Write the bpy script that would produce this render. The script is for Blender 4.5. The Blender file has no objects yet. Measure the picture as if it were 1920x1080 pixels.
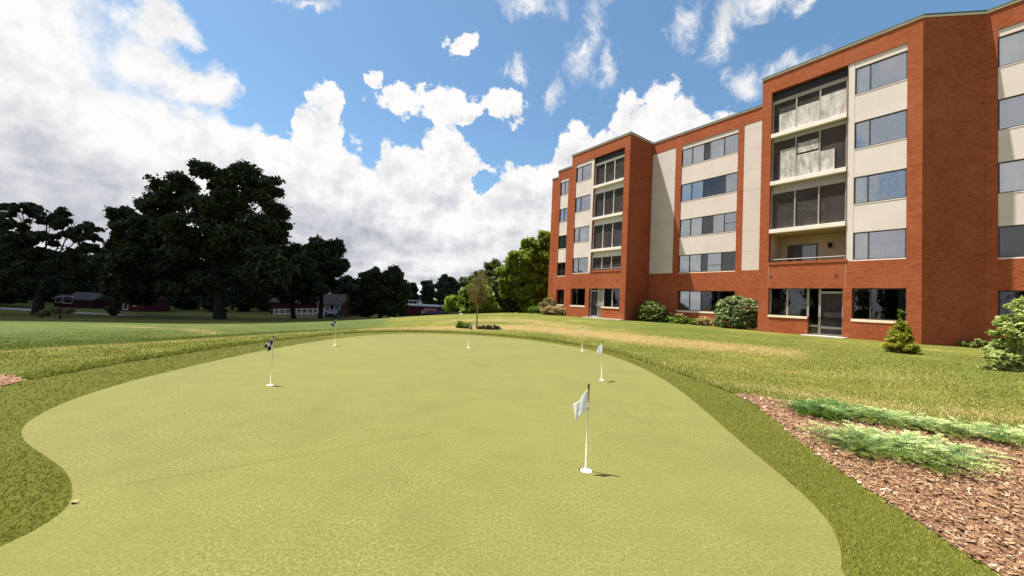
import bpy, math, random
import numpy as np
from mathutils import Vector, Matrix, geometry

random.seed(7)
RNG = np.random.default_rng(7)
SC = bpy.context.scene
COL = SC.collection

# ------------------------------------------------------------------ helpers
def tag(o, label=None, cat=None, group=None, kind=None):
    if label: o['label'] = label
    if cat: o['category'] = cat
    if group: o['group'] = group
    if kind: o['kind'] = kind
    return o

def empty(name, loc=(0, 0, 0), rz=0.0, parent=None):
    o = bpy.data.objects.new(name, None)
    o.empty_display_size = 0.2
    COL.objects.link(o)
    o.location = loc
    o.rotation_euler = (0, 0, rz)
    if parent: o.parent = parent
    return o

class MB:
    """collects polygons and links them as one mesh object"""
    def __init__(s): s.v = []; s.f = []
    def quad(s, a, b, c, d):
        n = len(s.v); s.v += [a, b, c, d]; s.f.append((n, n+1, n+2, n+3)); return s
    def tri(s, a, b, c):
        n = len(s.v); s.v += [a, b, c]; s.f.append((n, n+1, n+2)); return s
    def poly(s, pts):
        n = len(s.v); s.v += list(pts); s.f.append(tuple(range(n, n+len(pts)))); return s
    def box(s, x0, x1, y0, y1, z0, z1):
        if x0 > x1: x0, x1 = x1, x0
        n = len(s.v)
        s.v += [(x0,y0,z0),(x1,y0,z0),(x1,y1,z0),(x0,y1,z0),(x0,y0,z1),(x1,y0,z1),(x1,y1,z1),(x0,y1,z1)]
        s.f += [(n,n+3,n+2,n+1),(n+4,n+5,n+6,n+7),(n,n+1,n+5,n+4),(n+1,n+2,n+6,n+5),(n+2,n+3,n+7,n+6),(n+3,n,n+4,n+7)]
        return s
    def tube(s, pts, radii, seg=8, cap=True):
        pts = [Vector(p) for p in pts]
        if not hasattr(radii, '__len__'): radii = [radii]*len(pts)
        rings = []
        for i, p in enumerate(pts):
            d = (pts[min(i+1, len(pts)-1)] - pts[max(i-1, 0)]).normalized()
            up = Vector((0,0,1)) if abs(d.z) < .9 else Vector((1,0,0))
            a = d.cross(up).normalized(); b = d.cross(a).normalized()
            n = len(s.v)
            for k in range(seg):
                t = 2*math.pi*k/seg
                s.v.append(tuple(p + (a*math.cos(t) + b*math.sin(t))*radii[i]))
            rings.append(n)
        for i in range(len(rings)-1):
            for k in range(seg):
                k2 = (k+1) % seg
                s.f.append((rings[i]+k, rings[i]+k2, rings[i+1]+k2, rings[i+1]+k))
        if cap:
            s.f.append(tuple(rings[0]+k for k in range(seg)))
            s.f.append(tuple(rings[-1]+k for k in reversed(range(seg))))
        return s
    def build(s, name, mat, parent=None, smooth=False, bevel=0):
        me = bpy.data.meshes.new(name)
        me.from_pydata([tuple(p) for p in s.v], [], s.f)
        me.update()
        o = bpy.data.objects.new(name, me)
        COL.objects.link(o)
        me.materials.append(mat)
        if parent: o.parent = parent
        if smooth:
            for p in me.polygons: p.use_smooth = True
        if bevel:
            m = o.modifiers.new('bevel', 'BEVEL'); m.width = bevel; m.segments = 2; m.limit_method = 'ANGLE'
        return o

def np_mesh(name, V, nper, mat, parent=None, tint=None, smooth=False):
    """V: (faces*nper,3) unshared vertices; tint per face -> float attribute 'tint'"""
    V = np.asarray(V, dtype=np.float32)
    nf = len(V)//nper
    me = bpy.data.meshes.new(name)
    me.vertices.add(len(V)); me.vertices.foreach_set('co', V.ravel())
    me.loops.add(len(V)); me.loops.foreach_set('vertex_index', np.arange(len(V), dtype=np.int32))
    me.polygons.add(nf); me.polygons.foreach_set('loop_start', np.arange(0, len(V), nper, dtype=np.int32))
    if tint is not None:
        a = me.attributes.new('tint', 'FLOAT', 'FACE')
        a.data.foreach_set('value', np.asarray(tint, dtype=np.float32))
    me.update(calc_edges=True)
    me.validate()
    if smooth: me.polygons.foreach_set('use_smooth', np.ones(nf, dtype=bool))
    me.materials.append(mat)
    o = bpy.data.objects.new(name, me)
    COL.objects.link(o)
    if parent: o.parent = parent
    return o

# ------------------------------------------------------------------ materials
MATS = {}
class NT:
    def __init__(s, name):
        m = bpy.data.materials.new(name); m.use_nodes = True
        s.m = m; s.nt = m.node_tree; s.nt.nodes.clear()
        s.out = s.nt.nodes.new('ShaderNodeOutputMaterial')
        s.tc = None
        MATS[name] = m
    def n(s, typ, **kw):
        nd = s.nt.nodes.new('ShaderNode'+typ)
        for k, v in kw.items():
            if hasattr(nd, k): setattr(nd, k, v)
            else: nd.inputs[k.replace('_', ' ')].default_value = v
        return nd
    def l(s, a, b): s.nt.links.new(a, b)
    def co(s, out='Object'):
        if not s.tc: s.tc = s.n('TexCoord')
        return s.tc.outputs[out]
    def noise(s, scale, detail=4, rough=.55, vec=None, dist=0):
        nd = s.n('TexNoise'); nd.inputs['Scale'].default_value = scale
        nd.inputs['Detail'].default_value = detail; nd.inputs['Roughness'].default_value = rough
        nd.inputs['Distortion'].default_value = dist
        s.l(vec if vec is not None else s.co(), nd.inputs['Vector']); return nd.outputs['Fac']
    def ramp(s, fac, stops):
        r = s.n('ValToRGB'); s.l(fac, r.inputs['Fac'])
        el = r.color_ramp.elements
        while len(el) < len(stops): el.new(.5)
        for e, (p, c) in zip(el, stops):
            e.position = p; e.color = (*c, 1) if len(c) == 3 else c
        return r.outputs['Color']
    def math(s, op, a, b=None, clamp=False):
        nd = s.n('Math', operation=op); nd.use_clamp = clamp
        for i, q in enumerate((a, b)):
            if q is None: continue
            if isinstance(q, (int, float)): nd.inputs[i].default_value = q
            else: s.l(q, nd.inputs[i])
        return nd.outputs[0]
    def mix(s, fac, a, b, typ='MIX'):
        nd = s.n('Mix', data_type='RGBA', blend_type=typ)
        for i, q in ((0, fac), (6, a), (7, b)):
            if isinstance(q, (int, float)): nd.inputs[i].default_value = q
            elif isinstance(q, tuple): nd.inputs[i].default_value = (*q, 1) if len(q) == 3 else q
            else: s.l(q, nd.inputs[i])
        return nd.outputs[2]
    def mapping(s, scale=(1,1,1), rot=(0,0,0), loc=(0,0,0), vec=None):
        mp = s.n('Mapping'); mp.inputs['Scale'].default_value = scale
        mp.inputs['Rotation'].default_value = rot; mp.inputs['Location'].default_value = loc
        s.l(vec if vec is not None else s.co(), mp.inputs['Vector']); return mp.outputs['Vector']
    def bsdf(s, col, rough=.8, spec=.3, bump=None, bstr=.3, bdist=.01, metal=0, trans=0):
        b = s.n('BsdfPrincipled')
        if isinstance(col, tuple): b.inputs['Base Color'].default_value = (*col, 1)
        else: s.l(col, b.inputs['Base Color'])
        if isinstance(rough, (int, float)): b.inputs['Roughness'].default_value = rough
        else: s.l(rough, b.inputs['Roughness'])
        b.inputs['Specular IOR Level'].default_value = spec
        b.inputs['Metallic'].default_value = metal
        if bump is not None:
            bn = s.n('Bump'); bn.inputs['Strength'].default_value = bstr; bn.inputs['Distance'].default_value = bdist
            s.l(bump, bn.inputs['Height']); s.l(bn.outputs[0], b.inputs['Normal'])
        return b
    def done(s, sh): s.l(sh.outputs[0] if hasattr(sh, 'outputs') else sh, s.out.inputs['Surface']); return s.m

def simple(name, col, rough=.7, spec=.3, var=.15, scale=3.0, metal=0):
    t = NT(name)
    f = t.noise(scale, 5, .6)
    a = tuple(c*(1-var) for c in col); b = tuple(min(1, c*(1+var)) for c in col)
    return t.done(t.bsdf(t.ramp(f, [(.3, a), (.7, b)]), rough, spec, bump=f, bstr=.1, metal=metal))

def foliage(name, stops, transl=.25, rough=.6):
    t = NT(name)
    at = t.n('Attribute'); at.attribute_name = 'tint'
    c = t.ramp(at.outputs['Fac'], stops)
    b = t.bsdf(c, rough, .25)
    tr = t.n('BsdfTranslucent'); t.l(t.mix(.5, c, (.25, .35, .03), 'MIX'), tr.inputs['Color'])
    mx = t.n('MixShader'); mx.inputs[0].default_value = transl
    t.l(b.outputs[0], mx.inputs[1]); t.l(tr.outputs[0], mx.inputs[2])
    return t.done(mx)

# brick: object coordinates, x+y runs along the wall
def mk_brick():
    t = NT('brick')
    sep = t.n('SeparateXYZ'); t.l(t.co(), sep.inputs[0])
    cb = t.n('CombineXYZ')
    t.l(t.math('ADD', sep.outputs[0], sep.outputs[1]), cb.inputs[0]); t.l(sep.outputs[2], cb.inputs[1])
    br = t.n('TexBrick')
    t.l(cb.outputs[0], br.inputs['Vector'])
    br.inputs['Scale'].default_value = 1.0
    br.inputs['Brick Width'].default_value = .21; br.inputs['Row Height'].default_value = .074
    br.inputs['Mortar Size'].default_value = .006; br.inputs['Mortar Smooth'].default_value = .3
    br.inputs['Color1'].default_value = (.33, .078, .029, 1)
    br.inputs['Color2'].default_value = (.24, .051, .018, 1)
    br.inputs['Mortar'].default_value = (.35, .135, .065, 1)
    big = t.noise(.32, 6, .68)
    # weathering in courses: noise stretched along the wall
    crs = t.noise(1.0, 6, .75, vec=t.mapping((2.6, 2.6, 6), vec=t.co()))
    fine = t.noise(9, 4, .7)
    c = t.mix(t.math('MULTIPLY', t.math('SUBTRACT', big, .42), 2.8, True), br.outputs[0], (.38, .120, .055))
    c = t.mix(t.math('MULTIPLY', t.math('SUBTRACT', crs, .46), 2.0, True), c, (.17, .034, .013))
    c = t.mix(t.math('MULTIPLY', t.math('SUBTRACT', fine, .5), .8, True), c, (.46, .18, .08))
    return t.done(t.bsdf(c, .92, .12, bump=br.outputs['Fac'], bstr=-.35, bdist=.006))
mk_brick()
simple('panel', (.62, .545, .50), .75, .2, .07, .7)
def mk_panel_scored():
    t = NT('panel scored')
    sep = t.n('SeparateXYZ'); t.l(t.co(), sep.inputs[0])
    fr = t.math('FRACT', t.math('DIVIDE', sep.outputs[2], 1.375))
    line = t.math('LESS_THAN', fr, .014)
    f = t.noise(.9, 5, .6)
    c = t.mix(line, t.ramp(f, [(.3, (.54, .485, .45)), (.7, (.61, .545, .50))]), (.36, .32, .29))
    return t.done(t.bsdf(c, .75, .2))
mk_panel_scored()
simple('slab concrete', (.74, .67, .60), .7, .2, .06, 2)
simple('balcony wall', (.50, .40, .30), .85, .1, .08, 1)
simple('coping metal', (.66, .60, .50), .5, .4, .06, 2)
simple('coping cap', (.10, .13, .11), .4, .5, .1, 2)
simple('frame dark', (.055, .05, .048), .45, .4, .1, 4)
simple('frame bronze', (.30, .265, .225), .5, .4, .06, 4)
simple('frame light', (.55, .52, .48), .45, .4, .06, 4)
simple('stone sill', (.78, .66, .50), .7, .2, .05, 4)
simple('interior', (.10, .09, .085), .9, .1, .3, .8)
simple('roof gravel', (.16, .15, .14), .95, .1, .2, 6)
simple('dark metal', (.03, .03, .03), .4, .4, .1, 6)
simple('concrete', (.42, .38, .33), .9, .15, .12, 3)
simple('white paint', (.80, .77, .78), .5, .3, .03, 3)
simple('pole cream', (.76, .72, .56), .4, .4, .03, 20)
simple('cup white', (.82, .80, .74), .4, .4, .03, 30)
simple('finial black', (.012, .012, .012), .4, .4, .1, 20)
simple('bark', (.085, .062, .045), .95, .05, .35, 9)
simple('bark dark', (.03, .025, .02), .95, .05, .35, 5)
simple('twig', (.30, .20, .10), .9, .1, .25, 12)
simple('barn red', (.075, .016, .018), .85, .15, .15, 1.5)
simple('barn pink', (.42, .20, .20), .85, .15, .08, 1.5)
simple('shingle', (.09, .075, .07), .95, .1, .2, 2.5)
simple('roof white', (.66, .62, .58), .7, .2, .08, 1)
simple('cream wall', (.50, .42, .31), .85, .15, .1, 1.5)
simple('asphalt', (.11, .115, .105), .95, .1, .2, .6)
simple('pale road', (.33, .32, .30), .95, .1, .12, .6)
simple('car paint dark', (.02, .024, .035), .25, .5, .1, 3)
simple('car paint pale', (.65, .66, .70), .25, .5, .04, 3)
simple('rubber', (.02, .02, .02), .8, .2, .1, 6)
simple('car glass', (.02, .025, .03), .08, .6, .1, 3)
simple('rock', (.5, .46, .42), .9, .2, .15, 4)
simple('dead leaf', (.34, .24, .10), .8, .2, .3, 30)
simple('door dark', (.035, .032, .036), .35, .4, .1, 2)
simple('flag mark', (.18, .17, .17), .7, .2, .05, 9)
simple('lamp black', (.01, .01, .01), .5, .3, .1, 9)

def mk_blind(name, col, fold=26):
    t = NT(name)
    sep = t.n('SeparateXYZ'); t.l(t.co(), sep.inputs[0])
    w = t.math('SINE', t.math('MULTIPLY', sep.outputs[0], fold))
    nz = t.noise(2.0, 4, .6)
    f = t.math('ADD', t.math('MULTIPLY', w, .16), nz)
    c = t.ramp(f, [(.3, tuple(q*.8 for q in col)), (.72, col)])
    return t.done(t.bsdf(c, .9, .05, bump=w, bstr=.4, bdist=.02))
mk_blind('blind white', (.86, .84, .82)); mk_blind('blind grey', (.40, .38, .37), 34)
mk_blind('curtain blue', (.50, .55, .62), 20); mk_blind('blind dark', (.11, .10, .10), 30)

def mk_glass(name, base, tint):
    t = NT(name)
    lw = t.n('Fresnel'); lw.inputs['IOR'].default_value = 1.55
    fac = t.math('ADD', t.math('MULTIPLY', lw.outputs[0], 1.0), base, True)
    wav = t.noise(1.3, 3, .5)
    bn = t.n('Bump'); bn.inputs['Strength'].default_value = .12; bn.inputs['Distance'].default_value = .05
    t.l(wav, bn.inputs['Height'])
    g = t.n('BsdfGlossy'); g.inputs['Roughness'].default_value = .03; g.inputs['Color'].default_value = (.86, .9, .95, 1)
    t.l(bn.outputs[0], g.inputs['Normal'])
    tr = t.n('BsdfTransparent'); tr.inputs['Color'].default_value = (*tint, 1)
    mx = t.n('MixShader'); t.l(fac, mx.inputs[0]); t.l(tr.outputs[0], mx.inputs[1]); t.l(g.outputs[0], mx.inputs[2])
    return t.done(mx)
mk_glass('glass', .33, (.84, .85, .85))
mk_glass('glass dark', .06, (.26, .27, .28))
mk_glass('glass plain', .04, (.6, .6, .6))

def mk_screen():
    t = NT('insect screen')
    b = t.bsdf(t.ramp(t.noise(.8, 5, .65), [(.3, (.050, .043, .043)), (.7, (.10, .088, .086))]), .7, .2)
    tr = t.n('BsdfTransparent'); tr.inputs['Color'].default_value = (.75, .73, .72, 1)
    mx = t.n('MixShader')
    t.l(t.ramp(t.noise(1.2, 6, .7), [(.35, (.46,)*3), (.65, (.68,)*3)]), mx.inputs[0])
    t.l(tr.outputs[0], mx.inputs[1]); t.l(b.outputs[0], mx.inputs[2])
    return t.done(mx)
mk_screen()
def mk_board():
    t = NT('weathered board')
    f = t.noise(1.6, 8, .75, vec=t.mapping((3, 3, 1)))
    c = t.ramp(f, [(.32, (.14, .125, .12)), (.5, (.42, .39, .36)), (.68, (.66, .62, .57))])
    return t.done(t.bsdf(c, .85, .1))
mk_board()
def mk_board2():
    t = NT('weathered board light')
    f = t.noise(1.4, 8, .75, vec=t.mapping((3, 3, .8)))
    t.done(t.bsdf(t.ramp(f, [(.34, (.20, .185, .17)), (.5, (.44, .42, .39)), (.64, (.60, .575, .54))]), .85, .1))
mk_board2()

def mk_flagcloth():
    t = NT('flag white'); b = t.bsdf((.88, .88, .88), .75, .15)
    tr = t.n('BsdfTranslucent'); tr.inputs['Color'].default_value = (.9, .9, .9, 1)
    mx = t.n('MixShader'); mx.inputs[0].default_value = .55
    t.l(b.outputs[0], mx.inputs[1]); t.l(tr.outputs[0], mx.inputs[2]); t.done(mx)
    t = NT('flag checker'); uv = t.co('UV')
    ck = t.n('TexChecker'); ck.inputs['Scale'].default_value = 3
    t.l(t.mapping((1.0, .75, 1), vec=uv), ck.inputs['Vector'])
    ck.inputs['Color1'].default_value = (.012, .010, .013, 1); ck.inputs['Color2'].default_value = (.60, .58, .60, 1)
    t.done(t.bsdf(ck.outputs['Color'], .75, .15))
    simple('flag hem', (.46, .36, .24), .8, .15, .08, 20)
mk_flagcloth()

# ------------------------------------------------------------------ camera
EYE = 1.4735
PITCH, ROLL, F = .0362, .0463, 694.9417
cam_d = bpy.data.cameras.new('camera'); cam = bpy.data.objects.new('camera', cam_d); COL.objects.link(cam)
cam_d.sensor_width = 36; cam_d.lens = 36*F/1920; cam_d.clip_end = 6000; cam_d.clip_start = .05
fw = Vector((0, math.cos(PITCH), math.sin(PITCH)))
rt = Vector((1, 0, 0)); up = rt.cross(fw)
r2 = rt*math.cos(ROLL) + up*math.sin(ROLL)
u2 = up*math.cos(ROLL) - rt*math.sin(ROLL)
M = Matrix((r2, u2, -fw)).transposed().to_4x4(); M.translation = (0, 0, EYE)
cam.matrix_world = M
SC.camera = cam

# ------------------------------------------------------------------ ground height
GREEN = [(-2.55,-.4),(-2.2,-1.6),(-1.0,-2.6),(.4,-2.4),(1.3,-1.3),(1.6,.2),(1.78,1.4),(1.94,2.16),(2.12,2.35),(2.26,2.55),(2.39,2.81),(2.49,3.17),(2.58,3.69),(2.67,4.24),(2.85,5.13),(3.10,6.49),(3.27,7.96),(3.26,9.63),(2.98,11.4),(2.33,12.95),(.93,14.45),(-.79,15.35),(-2.58,15.5),(-4.1,14.92),(-5.04,13.77),(-5.63,12.3),(-5.93,10.49),(-5.98,8.82),(-5.93,7.51),(-5.82,6.45),(-5.7,5.63),(-5.53,4.98),(-5.27,4.37),(-5.01,3.98),(-4.77,3.71),(-4.46,3.48),(-4.13,3.3),(-3.72,3.1),(-3.37,2.92),(-3.1,2.73),(-2.88,2.54),(-2.76,2.36),(-2.72,2.1),(-2.85,1.6),(-3.0,.8),(-2.9,.1)]
FRINGE = [(2.75,.9),(2.92,2.1),(3.13,3.18),(3.42,4.33),(3.78,5.3),(4.02,6.1),(4.04,6.73),(3.98,7.5),(3.85,8.6),(3.68,10.1),(3.35,11.8),(2.62,13.4),(1.15,15.0),(-.75,15.95),(-2.65,16.15),(-4.5,15.6),(-5.75,14.3),(-6.5,12.6),(-6.95,10.5),(-7.1,8.6),(-7.15,7.0),(-7.0,5.5),(-6.85,5.0),(-7.4,4.2),(-8.2,3.2),(-8.6,1.5),(-8.4,-1),(-6,-4),(-2,-5.5),(1.5,-4.5),(2.6,-2)]
BED = [(2.75,.9),(2.92,2.1),(3.13,3.18),(3.42,4.33),(3.78,5.3),(4.02,6.1),(4.04,6.73),(4.35,6.68),(4.75,6.3),(5.33,5.8),(5.85,5.42),(6.3,5.12),(6.95,4.8),(7.9,4.5),(9.2,4.0),(9.4,2.4),(8.2,.6),(6,-.5),(4,-.4)]
BED2 = [(-7.0,5.5),(-6.85,5.0),(-7.4,4.2),(-8.3,3.6),(-9.6,4.0),(-9.9,5.0),(-9.0,5.7),(-7.9,5.75)]
def smooth_poly(P, k=2):
    P = np.array(P, float)
    for _ in range(k):
        Q = np.empty((len(P)*2, 2)); N = np.roll(P, -1, 0)
        Q[0::2] = P*.75+N*.25; Q[1::2] = P*.25+N*.75; P = Q
    return P
GREENs = smooth_poly(GREEN); FRINGEs = smooth_poly(FRINGE, 1)
def sdf(P, X, Y):
    """signed distance to polygon, negative inside"""
    X = np.asarray(X, float); Y = np.asarray(Y, float)
    d = np.full(X.shape, 1e9); ins = np.zeros(X.shape, bool)
    n = len(P)
    for i in range(n):
        x0, y0 = P[i]; x1, y1 = P[(i+1) % n]
        ex, ey = x1-x0, y1-y0
        t = np.clip(((X-x0)*ex+(Y-y0)*ey)/(ex*ex+ey*ey+1e-12), 0, 1)
        d = np.minimum(d, (X-x0-t*ex)**2+(Y-y0-t*ey)**2)
        c = ((y0 > Y) != (y1 > Y)) & (X < (x1-x0)*(Y-y0)/(y1-y0+1e-12)+x0)
        ins ^= c
    d = np.sqrt(d)
    return np.where(ins, -d, d)

CTRL = [(-9,7,0),(-12,12,-.25),(-10,18,-.35),(-5,19,-.1),(-2,20,.08),(3,17,.12),(6,12,.12),(6,8,.03),(9,6,.08),(12,9,.27),(13,12.5,.36),(9,17,.34),(4,22,.35),
 (16,15,.42),(18,14,.42),(14,21,.42),(9.5,27,.43),(8,29,.40),(5,33,.38),(3,36,.30),(20,24,.42),(14,33,.42),(25,14,.42),(24,5,.3),(30,20,.42),(6,45,.3),
 (-8.7,35,-.3),(-5.7,35,0),(-3.5,35,.12),(0,35,.42),(-13,33,-.75),(-18,31,-1.1),(-24,28,-1.25),(-32,24,-1.2),(-20,20,-.75),(-25,12,-.5),(-12,3,-.05),(-20,-5,-.2),
 (-28,45,-2.1),(-40,38,-2.2),(-22,52,-2.3),(-36,70,-2.95),(-30,62,-2.8),(-22,72,-2.9),(-12,70,-2.9),(-12,50,-1.9),(-10,85,-2.6),(-2,60,-1.6),(0,50,-.2),(-5,100,-2.8),(10,90,-2),(-70,50,-2.6),(-60,90,-3.2),(-90,110,-3.4),
 (20,-15,0),(0,-20,0),(-20,-30,-.3),(40,-20,.2),(60,60,.2),(50,30,.42),(100,50,-1),(-100,0,-2),(0,150,-3.5),(-100,200,-4),(100,200,-3),(60,120,-1.5),(0,-100,-1),(100,-80,-1),(-100,-80,-2)]
CT = np.array(CTRL, float)
def _tps_setup():
    P = CT[:, :2]; n = len(P)
    R = np.hypot(P[:,None,0]-P[None,:,0], P[:,None,1]-P[None,:,1])
    K = np.where(R > 0, R*R*np.log(R+1e-9), 0) + np.eye(n)*3.0
    Q = np.hstack([np.ones((n,1)), P])
    A = np.zeros((n+3, n+3)); A[:n,:n] = K; A[:n,n:] = Q; A[n:,:n] = Q.T
    return np.linalg.solve(A, np.concatenate([CT[:,2], np.zeros(3)]))
TPSW = _tps_setup()
def ground_z(X, Y, raw=False):
    X = np.atleast_1d(np.asarray(X, float)); Y = np.atleast_1d(np.asarray(Y, float))
    R0 = np.hypot(X, Y); k = np.minimum(1, 190/np.maximum(R0, 1e-6))
    xs, ys = X*k, Y*k
    z = TPSW[-3]+TPSW[-2]*xs+TPSW[-1]*ys
    for i in range(len(CT)):
        r2_ = (xs-CT[i,0])**2+(ys-CT[i,1])**2
        z = z+TPSW[i]*.5*r2_*np.log(r2_+1e-12)
    if raw: return z
    d = sdf(FRINGE, X, Y)
    w = np.clip(d/5.0, 0, 1); w = w*w*(3-2*w)
    z = z*w
    s = np.clip((-d-.02)/.12, 0, 1)
    return z - .06*s
def gz(x, y): return float(ground_z(x, y)[0])

# ------------------------------------------------------------------ ground sheet (polar grid, fine inside the view)
def build_ground():
    ang = np.concatenate([np.linspace(-1.35, 1.35, 640), np.linspace(1.35, 2*math.pi-1.35, 122)[1:-1]])
    rad = np.concatenate([[0.02], .25*np.exp(np.arange(0, 8.95, .0215))])
    A, R = np.meshgrid(ang, rad)
    X = R*np.sin(A); Y = R*np.cos(A)
    Z = ground_z(X.ravel(), Y.ravel()).reshape(X.shape)
    nr, na = X.shape
    V = np.stack([X, Y, Z], -1).reshape(-1, 3).astype(np.float32)
    i = np.arange(nr-1)[:,None]; j = np.arange(na)[None,:]; j2 = (j+1) % na
    Fq = np.stack([i*na+j, i*na+j2, (i+1)*na+j2, (i+1)*na+j], -1).reshape(-1, 4).astype(np.int32)
    me = bpy.data.meshes.new('ground')
    me.vertices.add(len(V)); me.vertices.foreach_set('co', V.ravel())
    me.loops.add(Fq.size); me.loops.foreach_set('vertex_index', Fq.ravel())
    me.polygons.add(len(Fq)); me.polygons.foreach_set('loop_start', np.arange(0, Fq.size, 4, dtype=np.int32))
    # dry grass mask: real tan areas of the lawn
    x, y = V[:,0].astype(float), V[:,1].astype(float)
    dry = dry_mask(x, y)
    a = me.attributes.new('dry', 'FLOAT', 'POINT'); a.data.foreach_set('value', dry.astype(np.float32))
    a = me.attributes.new('cloud_shade', 'FLOAT', 'POINT'); a.data.foreach_set('value', cloud_shade_mask(x, y).astype(np.float32))
    me.update(calc_edges=True)
    me.polygons.foreach_set('use_smooth', np.ones(len(Fq), bool))
    # faces must look up
    if me.polygons[1000].normal.z < 0: me.flip_normals()
    me.materials.append(MATS['lawn'])
    o = bpy.data.objects.new('ground', me); COL.objects.link(o)
    tag(o, kind='structure')
    return o
def line_d(x, y, pts):
    d = np.full(x.shape, 1e9)
    for (x0,y0),(x1,y1) in zip(pts[:-1], pts[1:]):
        ex, ey = x1-x0, y1-y0
        t = np.clip(((x-x0)*ex+(y-y0)*ey)/(ex*ex+ey*ey), 0, 1)
        d = np.minimum(d, np.hypot(x-x0-t*ex, y-y0-t*ey))
    return d
def cloud_shade_mask(x, y):
    # cloud shade painted into the lawn colour left of the worn line
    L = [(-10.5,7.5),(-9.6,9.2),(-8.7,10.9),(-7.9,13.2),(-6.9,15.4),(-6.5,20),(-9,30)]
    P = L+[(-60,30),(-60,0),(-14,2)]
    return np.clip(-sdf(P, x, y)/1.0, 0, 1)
def dry_mask(x, y):
    m = np.zeros(x.shape)
    d = line_d(x, y, [(-5.6,17.3),(-2.2,19.2),(.6,19.6),(3.6,17.6),(6.4,14.6),(8.4,12.6)])
    m = np.maximum(m, 1.15-d/2.0)
    d = line_d(x, y, [(-3.5,24),(1,24),(3,20)]); m = np.maximum(m, .72-d/5)
    d = line_d(x, y, [(-10.5,7.5),(-9.6,9.2),(-8.7,10.9),(-7.9,13.2),(-6.9,15.4),(-5.6,17.3)])
    m = np.maximum(m, .78-d/.7)
    d = line_d(x, y, [(-21,19),(-15,17.5),(-11,14)]); m = np.maximum(m, .58-d/2.6)
    d = line_d(x, y, [(-40,33),(-30,31),(-22,33)]); m = np.maximum(m, .85-d/4)
    d = line_d(x, y, [(4.7,7.6),(6.4,6.4),(9,5.4)]); m = np.maximum(m, .62-d/1.5)
    d = line_d(x, y, [(5,10),(9,8.5)]); m = np.maximum(m, .42-d/2.5)
    return np.clip(m, 0, 1)

def mk_lawn():
    t = NT('lawn')
    at = t.n('Attribute'); at.attribute_name = 'dry'
    big = t.noise(.16, 5, .6); mid = t.noise(.9, 6, .7); fine = t.noise(14, 6, .75)
    streak = t.noise(1.0, 5, .65, vec=t.mapping((.5, 2.4, 1), rot=(0, 0, .45)))
    g1 = t.ramp(t.math('ADD', t.math('MULTIPLY', mid, .6), t.math('MULTIPLY', streak, .4)),
                [(.34, (.088, .094, .014)), (.5, (.158, .152, .030)), (.66, (.245, .215, .066))])
    g2 = t.mix(t.ramp(big, [(.4, (0,)*3), (.62, (1,)*3)]), g1, (.092, .112, .022))
    g3 = t.mix(t.ramp(fine, [(.30, (.45,)*3), (.60, (0,)*3)]), g2, (.030, .040, .008))
    ac = t.n('Attribute'); ac.attribute_name = 'cloud_shade'
    g3 = t.mix(t.math('MULTIPLY', ac.outputs['Fac'], .65), g3, t.ramp(streak, [(.35, (.030, .056, .014)), (.65, (.066, .092, .030))]))  # mixes the painted cloud shade into the grass colour
    f = t.math('ADD', at.outputs['Fac'], t.math('MULTIPLY', t.math('SUBTRACT', mid, .5), .9))
    f = t.math('ADD', f, t.math('MULTIPLY', t.math('SUBTRACT', fine, .5), .5))
    fac = t.ramp(f, [(.36, (0,)*3), (.80, (.92,)*3)])
    straw = t.ramp(fine, [(.3, (.20, .135, .048)), (.7, (.30, .215, .095))])
    c = t.mix(fac, g3, straw)
    return t.done(t.bsdf(c, .95, .08, bump=fine, bstr=.9, bdist=.03))
mk_lawn()
build_ground()

# ------------------------------------------------------------------ putting green, fringe, mulch bed (sheets)
def mk_turf(name, c0, c1, c2, sc, nap):
    t = NT(name)
    fine = t.noise(sc, 5, .8); sp = t.noise(sc*2.3, 3, .8); mid = t.noise(2.2, 5, .6); big = t.noise(.35, 4, .55)
    f = t.math('ADD', t.math('MULTIPLY', fine, .6), t.math('MULTIPLY', sp, .4))
    c = t.ramp(f, [(.33, c0), (.5, c1), (.67, c2)])
    lo = tuple(q*.84 for q in c1)
    c = t.mix(t.ramp(mid, [(.4, (0,)*3), (.7, (.6,)*3)]), c, lo)
    m3 = t.noise(.8, 5, .7, dist=.6); c = t.mix(t.ramp(m3, [(.48, (0,)*3), (.62, (.35,)*3)]), c, tuple(q*.80 for q in c1))
    c = t.mix(t.ramp(big, [(.4, (0,)*3), (.65, (.5,)*3)]), c, tuple(q*1.1 for q in c1))
    # combed direction of the pile
    st = t.noise(1, 4, .6, vec=t.mapping((2, 26, 1), rot=(0, 0, nap)))
    c = t.mix(t.ramp(st, [(.5, (0,)*3), (.8, (.10,)*3)]), c, c2)
    b = t.bsdf(c, .9, .12, bump=f, bstr=.8, bdist=.009)
    b.inputs['Sheen Weight'].default_value = .03
    return t.done(b)
mk_turf('green turf', (.036, .038, .004), (.140, .137, .037), (.285, .265, .105), 44, .3)
mk_turf('fringe turf', (.032, .040, .003), (.072, .075, .006), (.140, .128, .016), 24, -.5)

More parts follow.
